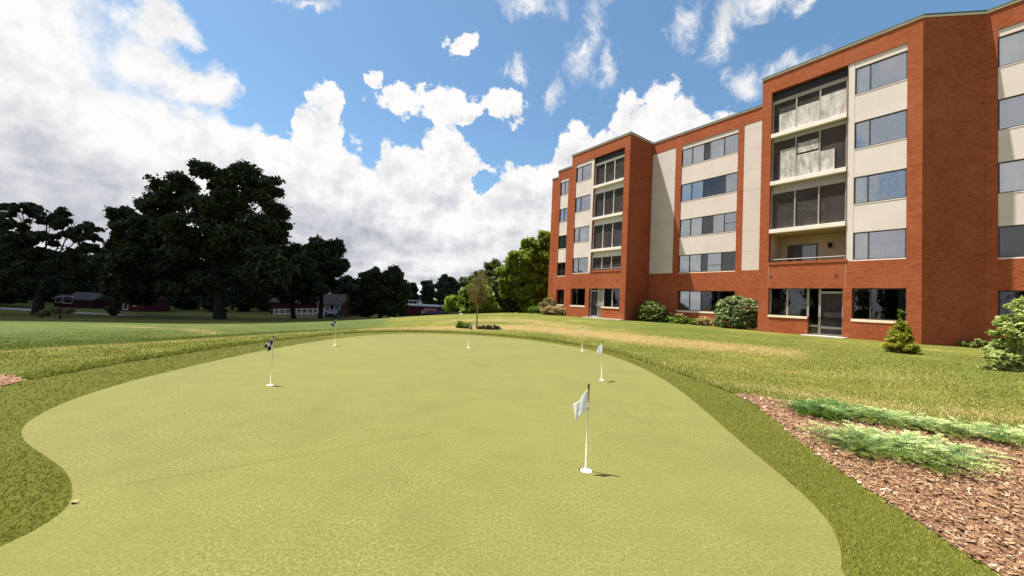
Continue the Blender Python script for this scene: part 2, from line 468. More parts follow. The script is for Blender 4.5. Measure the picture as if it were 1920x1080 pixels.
CUPS = []
FLAGS = [  # x, y, style, heading of fly, droop
    (.73, 3.36), (-3.69, 5.83), (1.86, 7.43), (-4.92, 10.51), (-1.25, 11.38), (2.32, 11.89)]
def cdt_sheet(name, outer, holes, z, mat, step=.35, zf=None, parent=None):
    pts = [Vector(p) for p in outer]; edges = [(i, (i+1) % len(outer)) for i in range(len(outer))]
    for (hx, hy, hr) in holes:
        n0 = len(pts); k = 20
        for i in range(k):
            a = 2*math.pi*i/k; pts.append(Vector((hx+hr*math.cos(a), hy+hr*math.sin(a))))
            edges.append((n0+i, n0+(i+1) % k))
    P = np.array(outer)
    xs = np.arange(P[:,0].min(), P[:,0].max(), step); ys = np.arange(P[:,1].min(), P[:,1].max(), step)
    X, Y = np.meshgrid(xs, ys); X = X.ravel(); Y = Y.ravel()
    X = X+RNG.uniform(-.1, .1, X.shape)*step
    k = sdf(outer, X, Y) < -.1*step-.03
    for (hx, hy, hr) in holes: k &= np.hypot(X-hx, Y-hy) > hr+.05
    pts += [Vector((a, b)) for a, b in zip(X[k], Y[k])]
    v, e, f, *_ = geometry.delaunay_2d_cdt(pts, edges, [], 0, 1e-5)
    V = np.array([[q.x, q.y] for q in v])
    keep = []
    for t3 in f:
        c = V[list(t3)].mean(0)
        keep.append(c)
    keep = np.array(keep)
    ok = sdf(outer, keep[:,0], keep[:,1]) < 0
    for (hx, hy, hr) in holes: ok &= np.hypot(keep[:,0]-hx, keep[:,1]-hy) > hr*.9
    mb = MB()
    Z = zf(V[:,0], V[:,1]) + z if zf else np.full(len(V), z)
    mb.v = [(float(a), float(b), float(c)) for (a, b), c in zip(V, Z)]
    for t3, o_ in zip(f, ok):
        if o_:
            a, b, c = t3
            if (V[b][0]-V[a][0])*(V[c][1]-V[a][1])-(V[b][1]-V[a][1])*(V[c][0]-V[a][0]) < 0: t3 = (a, c, b)
            mb.f.append(tuple(t3))
    return mb.build(name, MATS[mat], parent)
holes = [(x, y, .058) for x, y in FLAGS]
g = cdt_sheet('putting_green', [tuple(p) for p in GREENs], holes, 0.0, 'green turf')
tag(g, kind='structure')
# fringe as a ring sheet slightly below the green's pile
fr = cdt_sheet('turf_fringe', [tuple(p) for p in FRINGEs], [], -.006, 'fringe turf', .4)
tag(fr, kind='structure')
# rim of the green's pile, 12 mm of real thickness
mb = MB(); n = len(GREENs)
for i in range(n):
    a = GREENs[i]; b = GREENs[(i+1) % n]
    mb.quad((a[0],a[1],-.03),(b[0],b[1],-.03),(b[0],b[1],0),(a[0],a[1],0))
tag(mb.build('putting_green_edge', MATS['green turf']), kind='structure')

# glued seam in the turf: a very thin dark groove line
def strip(name, pts, w, z, mat, zf=None):
    mb = MB()
    P = [Vector(p) for p in pts]
    L = []
    for i, p in enumerate(P):
        d = (P[min(i+1, len(P)-1)]-P[max(i-1, 0)]).normalized(); nrm = Vector((-d.y, d.x))*w/2
        a, b = p+nrm, p-nrm
        za = (zf(a.x, a.y) if zf else 0)+z; zb = (zf(b.x, b.y) if zf else 0)+z
        L.append(((b.x,b.y,zb),(a.x,a.y,za)))
    for i in range(len(L)-1): mb.quad(L[i][0], L[i+1][0], L[i+1][1], L[i][1])
    return mb.build(name, MATS[mat])
simple('seam', (.134, .130, .034), .95, .05, .3, 20)

# mulch
def mk_mulch():
    t = NT('mulch soil'); f = t.noise(22, 6, .8); g_ = t.noise(2, 4, .6)
    c = t.ramp(f, [(.35, (.09, .042, .022)), (.5, (.22, .115, .064)), (.65, (.36, .22, .14))])
    c = t.mix(t.ramp(g_, [(.4, (0,)*3), (.7, (.4,)*3)]), c, (.22, .105, .07))
    t.done(t.bsdf(c, .95, .08, bump=f, bstr=1, bdist=.03))
    t = NT('mulch chip'); at = t.n('Attribute'); at.attribute_name = 'tint'
    c = t.ramp(at.outputs['Fac'], [(0, (.080, .040, .018)), (.35, (.22, .122, .062)), (.65, (.34, .215, .125)), (.85, (.44, .31, .20)), (1, (.66, .58, .46))])
    t.done(t.bsdf(c, .9, .12))
mk_mulch()
def bumpz(x, y):
    return ground_z(x, y)
for nm, poly in (('mulch_bed', BED), ('mulch_bed', BED2)):
    pl = [tuple(p) for p in smooth_poly(poly, 1)]
    def zf(X, Y, pl=pl):
        d = -sdf(pl, X, Y)
        return ground_z(X, Y)+np.clip(d/.5, 0, 1)*.035
    o = cdt_sheet(nm, pl, [], .006, 'mulch soil', .22, zf)
    tag(o, kind='structure')
def chips(poly, n, seed, name, label, fmin=.0):
    r = np.random.default_rng(seed)
    P = np.array(poly); X = r.uniform(P[:,0].min(), P[:,0].max(), n*4); Y = r.uniform(P[:,1].min(), P[:,1].max(), n*4)
    d = sdf(poly, X, Y); k = d < .03; X, Y, d = X[k][:n], Y[k][:n], d[k][:n]
    n = len(X)
    z = ground_z(X, Y)+np.clip(-d/.5, 0, 1)*.035+.006+r.uniform(.002, .022, n)
    yaw = r.uniform(0, 6.28, n); pit = r.normal(0, .35, n)
    L = r.lognormal(-3.98, .5, n); W = L*r.uniform(.2, .6, n)
    L = np.minimum(L, .065)
    ux, uy, uz = np.cos(yaw)*np.cos(pit), np.sin(yaw)*np.cos(pit), np.sin(pit)
    vx, vy, vz = -np.sin(yaw), np.cos(yaw), r.normal(0, .4, n)
    c = np.stack([X, Y, z], 1); U = np.stack([ux, uy, uz], 1)*L[:,None]; W_ = np.stack([vx, vy, vz], 1)*W[:,None]*.5
    V = np.stack([c-U*.5-W_, c+U*.5-W_*.7, c+U*.45+W_, c-U*.4+W_*.8], 1).reshape(-1, 3)
    o = np_mesh(name, V, 4, MATS['mulch chip'], tint=r.beta(2.0, 2.2, n))
    tag(o, label, 'mulch', kind='stuff')
chips([tuple(p) for p in smooth_poly(BED, 1)], 95000, 3, 'mulch_chips', 'red brown wood chips covering the planting bed')
chips([tuple(p) for p in smooth_poly(BED2, 1)], 5000, 4, 'mulch_chips', 'red brown wood chips in the small bed at the left edge')

# ------------------------------------------------------------------ grass blades on the natural lawn (stuff)
t = foliage('grass blade', [(0, (.085, .105, .015)), (.30, (.185, .200, .030)), (.6, (.300, .285, .062)), (.85, (.45, .38, .14)), (1, (.58, .46, .21))], .2, .7)
def blades(n, region, seed, hmin, hmax, name, label, wid):
    r = np.random.default_rng(seed)
    X, Y = region(r, n)
    dF = sdf(FRINGE, X, Y); dB = np.minimum(sdf(BED, X, Y), sdf(BED2, X, Y))
    dd = np.hypot(X, Y); k = (dF > .0) & (dB > .0) & (r.uniform(0, 1, len(X)) < np.clip((28.5-dd)/14, 0, 1)); X, Y, dF, dB = X[k], Y[k], dF[k], dB[k]
    n = len(X)
    z = ground_z(X, Y)
    clump = .5+.5*np.sin(X*3.1+1.7*np.sin(Y*2.3))*np.cos(Y*2.7+1.3*np.sin(X*1.9))
    dist = np.hypot(X, Y)
    h = r.uniform(hmin, hmax, n)*(.6+.7*clump)*np.clip((30-dist)/16, .25, 1)*np.where(dF < .5, 1.25, 1)
    a = r.uniform(0, 6.28, n); lean = r.uniform(.1, .9, n)*h
    w = wid*(1+dist/9)*r.uniform(.6, 1.4, n)
    b = r.uniform(0, 6.28, n)
    wx, wy = np.cos(b)*w*.5, np.sin(b)*w*.5
    base = np.stack([X, Y, z-.004], 1)
    W_ = np.stack([wx, wy, np.zeros(n)], 1)
    tip = base+np.stack([np.cos(a)*lean, np.sin(a)*lean, h], 1)
    V = np.stack([base-W_, base+W_, tip], 1).reshape(-1, 3)
    dry = dry_mask(X, Y); cloud_shade = cloud_shade_mask(X, Y)
    patch = .5+.5*np.sin(X*.55+1.3*np.sin(Y*.41)+.6)*np.cos(Y*.48+1.1*np.sin(X*.37))
    tint = np.clip(r.beta(2, 2.4, n)*.78+.10*clump+.22*(patch-.4)*(1-cloud_shade)+dry*.55-cloud_shade*.30, 0, 1)  # blades are darkened too where cloud shade is painted
    o = np_mesh(name, V, 3, MATS['grass blade'], tint=tint)
    tag(o, label, 'grass', kind='stuff')
def reg_right(r, n):
    a = r.uniform(-.0, .98, n); d = 4.5*np.exp(r.uniform(0, 1.85, n)); return d*np.sin(a), d*np.cos(a)
def reg_left(r, n):
    a = r.uniform(-1.0, 0, n); d = 7*np.exp(r.uniform(0, 1.41, n)); return d*np.sin(a), d*np.cos(a)
blades(360000, reg_right, 11, .012, .040, 'lawn_grass', 'mown green and straw coloured lawn grass between the green and the brick building', .008)
blades(230000, reg_left, 12, .012, .036, 'lawn_grass', 'rough green lawn grass beyond the left side of the putting green', .009)
# short fibres standing in the fringe turf
def fibres(n, seed):
    r = np.random.default_rng(seed)
    a = r.uniform(-1.15, 1.15, n*2); d = 2.4*np.exp(r.uniform(0, 1.75, n*2)); X, Y = d*np.sin(a), d*np.cos(a)
    dF = sdf(FRINGE, X, Y); dG = sdf([tuple(p) for p in GREENs[::2]], X, Y)
    k = (dF < -.01) & (dG > .01); X, Y = X[k][:n], Y[k][:n]; n = len(X)
    dist = np.hypot(X, Y)
    h = r.uniform(.006, .016, n)*(1+dist/10); a = r.normal(.9, .8, n); lean = h*r.uniform(.3, 1.6, n); w = .0035*(1+dist/4)*r.uniform(.6, 1.4, n); b = r.uniform(0, 6.28, n)
    W_ = np.stack([np.cos(b)*w*.5, np.sin(b)*w*.5, np.zeros(n)], 1)
    base = np.stack([X, Y, np.full(n, -.007)], 1); tip = base+np.stack([np.cos(a)*lean, np.sin(a)*lean, h], 1)
    V = np.stack([base-W_, base+W_, tip], 1).reshape(-1, 3)
    patch = .5+.5*np.sin(X*1.9+1.3*np.sin(Y*1.4))*np.cos(Y*1.7+np.sin(X*1.2))
    o = np_mesh('turf_fibres', V, 3, MATS['fringe fibre'], tint=np.clip(r.beta(2, 2.6, n)+.35*(patch-.5), 0, 1))
    tag(o, 'dark olive turf fibres of the collar around the putting green', 'turf', kind='stuff')
foliage('fringe fibre', [(0, (.095, .102, .009)), (.4, (.130, .134, .013)), (.75, (.165, .163, .020)), (1, (.22, .205, .040))], .25, .6)
fibres(210000, 17)
# ragged edge of taller grass along the fringe
def reg_edge(r, n):
    P = FRINGEs; N = np.roll(P, -1, 0); L = np.hypot(*(N-P).T); i = r.choice(len(P), n, p=L/L.sum())
    t_ = r.uniform(0, 1, n); q = P[i]*(1-t_)[:,None]+N[i]*t_[:,None]
    e = (N-P)[i]/L[i][:,None]; off = np.abs(r.normal(0, .16, n))
    return q[:,0]+e[:,1]*off*1.0, q[:,1]-e[:,0]*off
def reg_edge2(r, n):
    X, Y = reg_edge(r, n)
    k = sdf(FRINGE, X, Y) < 0
    P = FRINGEs
    X2 = X.copy(); Y2 = Y.copy()
    # mirror the ones that fell inside
    c = np.array([-1.8, 6.5]); v = np.stack([X-c[0], Y-c[1]], 1); l = np.hypot(*v.T)
    X2[k] += v[k,0]/l[k]*.35; Y2[k] += v[k,1]/l[k]*.35
    m = Y2 > 5.2
    return X2[m], Y2[m]
blades(42000, reg_edge2, 13, .025, .065, 'lawn_grass', 'taller ragged grass growing along the far rim of the putting green', .011)
# ------------------------------------------------------------------ world: sky with clouds
SUN = Vector((-.35, .139, 1)).normalized()
SUN = Vector((-.36, .118, 1)).normalized()
BND = [(-55.5, 25), (-52.8, 25.8), (-51.6, 23.2), (-47.6, 20.6), (-43.5, 21.8), (-40.2, 22.4), (-38.1, 21.1), (-34.8, 21.7), (-32.2, 22.6), (-31.5, 25.5), (-29.0, 27.4), (-26.3, 26.5), (-24.9, 21.7), (-23.1, 20.9), (-19.6, 23.4), (-14.3, 26.0), (-11, 26.4), (-7.7, 24.2), (-3.5, 21.7), (0.7, 22.3), (5.2, 23.1), (6.3, 26.6), (8.3, 27.6), (11.2, 26.7), (14.3, 28.6), (18.1, 29.8), (23.9, 30.6), (27.4, 27.6), (31.9, 25.9), (37.5, 24.9), (46.7, 23.4), (54.2, 21.6)]
CUM = [(-45.8, 27.6, 3.0, 2.0, 24.7), (-43.2, 27.1, 2.2, 1.8, -10.9), (-45.4, 23.8, 4.2, 3.0, 22.7), (-42.3, 22.6, 5.2, 3.2, -2.4), (-45, 26, 2.6, 2.6, 0), (-14.5, 27.3, 8.6, 2.9, -0.2), (-13.5, 27.0, 5.6, 2.4, 0), (-3.2, 28.0, 3.8, 2.6, 2.6), (-8.5, 26.3, 3.5, 1.5, 0), (-21.8, 28.8, 1.5, 0.9, 11.4), (-9.5, 35.0, 2.9, 1.4, 23.2), (-55.5, 22.9, 5.0, 5.5, 28.2)]
WIS = [(-30.3, 34.8, 3.0, 0.6, 16.5), (0.1, 39.4, 5.9, 1.6, 0.2), (11.0, 37.7, 2.5, 3.8, -14.0), (9.2, 34.1, 3.7, 3.0, 19.8), (5.3, 30.2, 1.4, 3.2, -15.9), (13.3, 32.4, 1.6, 3.9, -4.4), (24.1, 35.8, 2.4, 3.0, -21.1), (29.1, 34.8, 2.2, 3.4, -38.3), (33.4, 35.0, 3.8, 1.7, -16.1), (38.0, 34.2, 0.9, 1.6, -25.8), (36.4, 29.1, 3.6, 1.2, 4.3), (31.5, 28.0, 2.6, 1.9, -12.4), (-0.3, 32.0, 1.9, 1.7, 1.7)]
CLOUDL = (10.0, 9.7, 9.6)
def build_world():
    w = bpy.data.worlds.new('World'); SC.world = w; w.use_nodes = True
    nt = w.node_tree; nt.nodes.clear()
    t = NT.__new__(NT); t.nt = nt; t.tc = None
    out = nt.nodes.new('ShaderNodeOutputWorld'); bg = nt.nodes.new('ShaderNodeBackground')
    nt.links.new(bg.outputs[0], out.inputs[0]); bg.inputs['Strength'].default_value = .05
    sky = nt.nodes.new('ShaderNodeTexSky'); sky.sky_type = 'NISHITA'; sky.sun_disc = False
    sky.sun_elevation = math.asin(SUN.z); sky.sun_rotation = math.atan2(SUN.x, SUN.y)
    sky.air_density = 1.0; sky.dust_density = .6; sky.ozone_density = 2.0
    D = t.co('Generated')
    sep = t.n('SeparateXYZ'); t.l(D, sep.inputs[0])
    az = t.math('MULTIPLY', t.math('ARCTAN2', sep.outputs[0], sep.outputs[1]), 180/math.pi)
    el = t.math('MULTIPLY', t.math('ARCSINE', sep.outputs[2]), 180/math.pi)
    # lumpy noises on the direction itself
    n1 = t.noise(9, 6, .60, vec=D)
    n2 = t.noise(34, 4, .64, vec=D)
    vor = t.n('TexVoronoi', feature='F1'); vor.inputs['Scale'].default_value = 17
    wv = t.n('VectorMath', operation='ADD'); nv = t.n('TexNoise'); nv.inputs['Scale'].default_value = 14; nv.inputs['Detail'].default_value = 3
    t.l(D, nv.inputs['Vector'])
    sc = t.n('VectorMath', operation='SCALE'); sc.inputs['Scale'].default_value = .09
    t.l(nv.outputs['Color'], sc.inputs[0]); t.l(D, wv.inputs[0]); t.l(sc.outputs[0], wv.inputs[1])
    t.l(wv.outputs[0], vor.inputs['Vector'])
    bill = t.math('SUBTRACT', .45, vor.outputs['Distance'])
    # warped az/el so that outlines are not ellipses
    jit = t.n('TexNoise'); jit.inputs['Scale'].default_value = 11; jit.inputs['Detail'].default_value = 5; jit.inputs['Roughness'].default_value = .62
    t.l(D, jit.inputs['Vector'])
    js = t.n('SeparateColor'); t.l(jit.outputs['Color'], js.inputs[0])
    azj = t.math('ADD', az, t.math('MULTIPLY', t.math('SUBTRACT', js.outputs[0], .5), 7.0))
    elj = t.math('ADD', el, t.math('MULTIPLY', t.math('SUBTRACT', js.outputs[1], .5), 5.5))
    cmb = t.n('CombineXYZ'); t.l(azj, cmb.inputs[0]); t.l(elj, cmb.inputs[1])
    # boundary curve of the big bank
    fc = t.n('FloatCurve')
    cv = fc.mapping.curves[0]; fc.mapping.extend = 'HORIZONTAL'
    lo, hi = -60.0, 60.0
    pts = [(0.0, 24/60)]+[((a-lo)/(hi-lo), b/60) for a, b in BND]+[(1.0, 22/60)]
    cv.points[0].location = pts[0]; cv.points[1].location = pts[-1]
    for p in pts[1:-1]: cv.points.new(*p)
    for p in cv.points: p.handle_type = 'AUTO_CLAMPED'
    fc.mapping.update()
    t.l(t.math('DIVIDE', t.math('SUBTRACT', t.math('ADD', az, t.math('MULTIPLY', t.math('SUBTRACT', js.outputs[0], .5), 3.0)), lo), hi-lo, True), fc.inputs['Value'])
    B = t.math('MULTIPLY', fc.outputs[0], 60.0)
    bank = t.math('DIVIDE', t.math('SUBTRACT', B, t.math('ADD', el, .6)), 5.0)       # >0 inside, /5 deg
    def ells(lst, warp):
        acc = None
        for (ca, ce, a, b, rot) in lst:
            mp = t.n('Mapping', vector_type='TEXTURE')
            mp.inputs['Location'].default_value = (ca, ce, 0); mp.inputs['Rotation'].default_value = (0, 0, math.radians(rot))
            mp.inputs['Scale'].default_value = (a, b, 1)
            t.l(warp, mp.inputs['Vector'])
            ln = t.n('VectorMath', operation='LENGTH'); t.l(mp.outputs[0], ln.inputs[0])
            v = t.math('SUBTRACT', 1.0, ln.outputs['Value'])
            acc = v if acc is None else t.math('MAXIMUM', acc, v)
        return acc
    cum = ells(CUM, cmb.outputs[0]); wis = ells(WIS, cmb.outputs[0])
    hole = ells([(-5.3, 17.9, 1.25, 1.2, 3.7)], cmb.outputs[0])
    body = t.math('MAXIMUM', bank, t.math('MULTIPLY', cum, 1.15))
    body = t.math('MINIMUM', body, t.math('MULTIPLY', hole, -1.0))
    # other clouds scattered over the rest of the dome (behind and above the camera)
    far = t.noise(3.4, 5, .6, vec=D)
    behind = t.math('GREATER_THAN', t.math('ABSOLUTE', az), 62)
    hi_el = t.math('GREATER_THAN', el, 46)
    lefty = t.math('GREATER_THAN', t.math('ABSOLUTE', t.math('SUBTRACT', t.math('ABSOLUTE', t.math('ADD', az, 105)), 0)), 48)
    other = t.math('MULTIPLY', t.math('SUBTRACT', far, t.math('ADD', .42, t.math('MULTIPLY', lefty, .25))), 9.0)
    other = t.math('MINIMUM', other, .9)
    sel = t.math('MAXIMUM', behind, hi_el)
    body = t.math('ADD', t.math('MULTIPLY', body, t.math('SUBTRACT', 1.0, sel)), t.math('MULTIPLY', other, sel))
    low = t.math('DIVIDE', t.math('SUBTRACT', 12.0, el), 5.0)
    body = t.math('MAXIMUM', body, t.math('MINIMUM', low, t.math('ADD', t.math('MULTIPLY', t.math('SUBTRACT', behind, lefty), 9), bank)))
    det = t.math('ADD', t.math('MULTIPLY', t.math('SUBTRACT', n1, .5), 1.9), t.math('MULTIPLY', t.math('SUBTRACT', n2, .5), 1.0))
    det = t.math('ADD', det, t.math('MULTIPLY', bill, .7))
    fld = t.math('ADD', body, det)
    # left side edges are veiled and soft, the rest crisp
    soft = t.ramp(t.math('DIVIDE', t.math('ADD', az, 60), 60), [(.20, (1,)*3), (.44, (.0,)*3)])
    wdt = t.math('ADD', .26, t.math('MULTIPLY', soft, 1.1))
    dens = t.math('ADD', t.math('DIVIDE', t.math('ADD', fld, -.1), wdt), t.math('MULTIPLY', soft, .75), True)
    d2 = t.n('MapRange', interpolation_type='SMOOTHSTEP'); t.l(dens, d2.inputs[0]); dens = d2.outputs[0]
    # wisps: fibrous, thin
    fib = t.noise(16, 6, .72, vec=t.mapping((1, 1, .35), rot=(.3, .5, .2), vec=D), dist=.6)
    wf = t.math('ADD', t.math('MULTIPLY', wis, .75), t.math('MULTIPLY', t.math('SUBTRACT', fib, .5), 2.6))
    wd = t.n('MapRange', interpolation_type='SMOOTHSTEP'); t.l(wf, wd.inputs[0]); wd.inputs[1].default_value = -.15; wd.inputs[2].default_value = .95
    wd.inputs[4].default_value = .95
    dens = t.math('MAXIMUM', dens, wd.outputs[0])
    # cloud shading: thick undersides are grey, tops and rims white
    pc = t.math('ADD', t.math('MAXIMUM', sep.outputs[2], 0.0), .17)
    flat = t.n('CombineXYZ'); t.l(t.math('DIVIDE', sep.outputs[0], pc), flat.inputs[0]); t.l(t.math('DIVIDE', sep.outputs[1], pc), flat.inputs[1])
    sh1 = t.noise(.85, 4, .5, vec=flat.outputs[0])
    off = t.n('VectorMath', operation='ADD'); off.inputs[1].default_value = (-.012, .006, .030); t.l(D, off.inputs[0])
    n1b = t.noise(9, 4, .60, vec=off.outputs[0])
    relief = t.math('SUBTRACT', n1, n1b)
    depth = t.n('MapRange'); t.l(body, depth.inputs[0]); depth.inputs[1].default_value = .3; depth.inputs[2].default_value = 2.0
    lowr = t.n('MapRange'); t.l(el, lowr.inputs[0]); lowr.inputs[1].default_value = 22; lowr.inputs[2].default_value = 13
    grey = t.math('MULTIPLY', t.ramp(sh1, [(.43, (0,)*3), (.58, (1,)*3)]), t.math('MULTIPLY', depth.outputs[0], t.math('ADD', .10, t.math('MULTIPLY', lowr.outputs[0], .90))))
    g2 = t.math('SUBTRACT', t.math('MULTIPLY', grey, .60), t.math('MULTIPLY', relief, 1.9))
    g2 = t.math('ADD', g2, t.math('MULTIPLY', t.math('SUBTRACT', .5, bill), t.math('MULTIPLY', depth.outputs[0], .16)), True)
    cc = t.ramp(g2, [(0, tuple(q/12 for q in (11.6, 11.4, 11.3))), (.35, tuple(q/12 for q in (9.0, 9.1, 9.4))), (1, tuple(q/12 for q in (4.9, 5.2, 6.0)))])
    cl = t.n('VectorMath', operation='SCALE'); cl.inputs['Scale'].default_value = 9.3; t.l(cc, cl.inputs[0])
    hs = t.n('HueSaturation'); hs.inputs['Saturation'].default_value = 1.0; hs.inputs['Value'].default_value = 1.0
    t.l(sky.outputs[0], hs.inputs['Color'])
    blue = t.mix(1.0, hs.outputs[0], (1.24, 1.50, 1.50), 'MULTIPLY')
    mixc = t.mix(dens, blue, cl.outputs[0])
    t.l(mixc, bg.inputs['Color'])
SKYV = 1.0
build_world()
SC.world.cycles.sampling_method = 'NONE'
sun_d = bpy.data.lights.new('sun', 'SUN'); sun_d.energy = 5.0; sun_d.angle = math.radians(.53); sun_d.color = (1, .955, .87)
sun = bpy.data.objects.new('sun', sun_d); COL.objects.link(sun)
sun.rotation_euler = SUN.to_track_quat('Z', 'Y').to_euler(); sun.location = (0, 0, 60)
SC.view_settings.view_transform = 'Standard'; SC.view_settings.look = 'None'; SC.view_settings.gamma = 1
SC.view_settings.exposure = 1.15
SC.cycles.max_bounces = 6; SC.cycles.transparent_max_bounces = 12
SC.cycles.sample_clamp_indirect = 6

# ------------------------------------------------------------------ brick apartment building
AZ = -.6337
BX, BY = 17.935, 16.205
def bw(x, y):
    """building-local (x along the front to the right, y into the building) -> world xy"""
    d = (math.sin(AZ), math.cos(AZ)); v = (math.cos(AZ), -math.sin(AZ))
    return BX-x*d[0]+y*v[0], BY-x*d[1]+y*v[1]
BZR = math.atan2(-math.cos(AZ), -math.sin(AZ))
bld = empty('apartment_building', (BX, BY, 0), BZR)
tag(bld, 'five storey red brick apartment building with cream panels and screened balconies', 'building')
TOP = 15.1; ZB = -.8
wall = MB()
def seg(x0, x1, y, z0, z1, openings):
    """front-facing (-y) wall piece with rectangular openings (x0,x1,z0,z1,depth)"""
    xs = sorted({x0, x1, *[o[0] for o in openings], *[o[1] for o in openings]})
    zs = sorted({z0, z1, *[o[2] for o in openings], *[o[3] for o in openings]})
    for a, b in zip(xs[:-1], xs[1:]):
        for c, d in zip(zs[:-1], zs[1:]):
            mx, mz = (a+b)/2, (c+d)/2
            if any(o[0] < mx < o[1] and o[2] < mz < o[3] for o in openings): continue
            wall.quad((a,y,c),(b,y,c),(b,y,d),(a,y,d))
    for (a, b, c, d, dep) in openings:
        Y = y+dep
        wall.quad((a,y,c),(a,y,d),(a,Y,d),(a,Y,c)); wall.quad((b,y,c),(b,Y,c),(b,Y,d),(b,y,d))
        wall.quad((a,y,d),(b,y,d),(b,Y,d),(a,Y,d)); wall.quad((a,y,c),(a,Y,c),(b,Y,c),(b,y,c))
def side(p, q, z0=ZB, z1=TOP):
    wall.quad((p[0],p[1],z0),(q[0],q[1],z0),(q[0],q[1],z1),(p[0],p[1],z1))
S1 = 3.03; S2 = 1.87; S3 = 3.14
GL, GS = 2.887, 1.40          # ground lintel / sill
HT, HB = 14.19, 4.21          # top and bottom of the panel columns
WB = [4.27+2.75*k for k in range(4)]; WH = 1.34
BALD = 1.55
frame_of = {}
def child(mb, name, mat, parent=bld, **k): return mb.build(name, MATS[mat], parent, **k)

def window(x0, x1, z0, z1, y, mull=(), blinds=(), glass='glass', fr='frame dark', sill=True, sillmat='stone sill', fw_=.045, room=True, sash=None):
    """frame mesh 'window' with pane / blind / sill sub-parts. mull: fractions; blinds: (f0,f1,zf0,zf1,mat)"""
    m = MB()
    m.box(x0, x1, y, y+.07, z1-fw_, z1); m.box(x0, x1, y, y+.07, z0, z0+fw_)
    m.box(x0, x0+fw_, y+.002, y+.068, z0+fw_, z1-fw_); m.box(x1-fw_, x1, y+.002, y+.068, z0+fw_, z1-fw_)
    w = x1-x0
    ms = [0]+list(mull)+[1]
    for q in mull:
        c = x0+w*q; m.box(c-fw_*.55, c+fw_*.55, y-.006, y+.066, z0+fw_, z1-fw_)
    if sash:
        for (i, zf) in sash:
            a = x0+w*ms[i]; b = x0+w*ms[i+1]; zc = z0+(z1-z0)*zf
            m.box(a+fw_*.5, b-fw_*.5, y+.01, y+.05, zc-.02, zc+.02)
    wf = child(m, 'window', fr)
    for i, (p, q) in enumerate(zip(ms[:-1], ms[1:])):
        a = x0+w*p+fw_*.5; b = x0+w*q-fw_*.5
        tl = random.uniform(-.006, .006); tz = random.uniform(-.004, .004); yy = y+.035
        MBp = MB().quad((a,yy-tl-tz,z0+fw_*.8),(b,yy+tl-tz,z0+fw_*.8),(b,yy+tl+tz,z1-fw_*.8),(a,yy-tl+tz,z1-fw_*.8))
        child(MBp, 'pane', glass if isinstance(glass, str) else glass[i], wf)
    for (f0, f1, a, b, mt) in blinds:
        X0 = x0+w*f0+.02; X1 = x0+w*f1-.02; Z0 = z0+(z1-z0)*a; Z1 = z0+(z1-z0)*b
        bb = MB(); nn = max(6, int((X1-X0)/.05)); prev = None
        for k in range(nn+1):
            xx = X0+(X1-X0)*k/nn; yy = y+.14+(.018 if k % 2 else -.0)
            if prev: bb.quad((prev[0],prev[1],Z0),(xx,yy,Z0),(xx,yy,Z1),(prev[0],prev[1],Z1))
            prev = (xx, yy)
        child(bb, 'blind', mt, wf)
    if sill:
        s = MB().box(x0-.03, x1+.03, y-sill, y+.05, z0-.13, z0-.003)
        child(s, 'sill', sillmat, wf)
    if room:
        r = MB(); d = 3.2
        a, b, c, e, Y0, Y1 = x0-.0, x1+.0, z0-.0, z1+.0, y+.09, y+d
        r.quad((a,Y1,c),(b,Y1,c),(b,Y1,e),(a,Y1,e)); r.quad((a,Y0,c),(a,Y1,c),(a,Y1,e),(a,Y0,e))
        r.quad((b,Y0,c),(b,Y0,e),(b,Y1,e),(b,Y1,c)); r.quad((a,Y0,e),(a,Y1,e),(b,Y1,e),(b,Y0,e)); r.quad((a,Y0,c),(b,Y0,c),(b,Y1,c),(a,Y1,c))
        child(r, 'room', 'interior', wf)
    return wf

def panel_column(x0, x1, y, stile=None):
    """cream spandrel panels between the windows of one column, plane y"""
    for k in range(4):
        zt = WB[k]+WH
        z1 = WB[k+1]-.003 if k < 3 else HT-.003
        m = MB().box(x0+.003, x1-.003, y, y+.12, zt+.003, z1)
        m.box(x0+.003, x1-.003, y-.012, y-.0005, z1-.05, z1-.002) if k < 3 else None
        child(m, 'spandrel_panel', 'panel', bevel=.006)

REC = .07
# --- near bay (front plane y=0), x = -t
def bay(mir, gdoor_right):
    """mir: function mapping near-bay t to x"""
    pass
near_op = [(-5.87, -2.56, 4.35, HT, .30), (-2.56, -.48, HB, HT, REC+.05), (-2.30, -.46, GS, GL, .22), (-5.84, -2.62, GS, GL, .28), (-4.03, -2.62, .42, GS, .28)]
seg(-6.342, 0, 0, ZB, TOP, near_op)
left_op = [(-19.12, -15.98, 4.39, HT, .30), (-21.25, -19.12, HB, HT, REC+.05), (-21.33, -19.6, GS, GL, .22), (-19.17, -15.98, GS, GL, .28), (-19.17, -17.80, .42, GS, .28)]
seg(-21.8, -15.464, 0, ZB, TOP, left_op)
mid_op = [(-8.5, -7.3, HB+.05, HT, .04), (-12.94, -8.88, HB, HT, REC+.05), (-15.462, -13.43, HB+.05, HT, .04), (-12.97, -8.86, GS, GL, .22)]
seg(-15.464, -6.342, S1, ZB, TOP, mid_op)
side((-15.464, 0), (-15.464, S1)); side((-6.342, S1), (-6.342, 0))
st_op = [(-25.24, -24.08, HB, HT, REC+.05), (-25.2, -24.1, GS, GL, .22)]
seg(-25.62, -21.8, S2, ZB, TOP, st_op); side((-21.8, S2), (-21.8, 0)); side((-25.62, S3), (-25.62, S2))
seg(-27.9, -25.62, S3, ZB, TOP, []); side((-27.9, 16), (-27.9, S3))
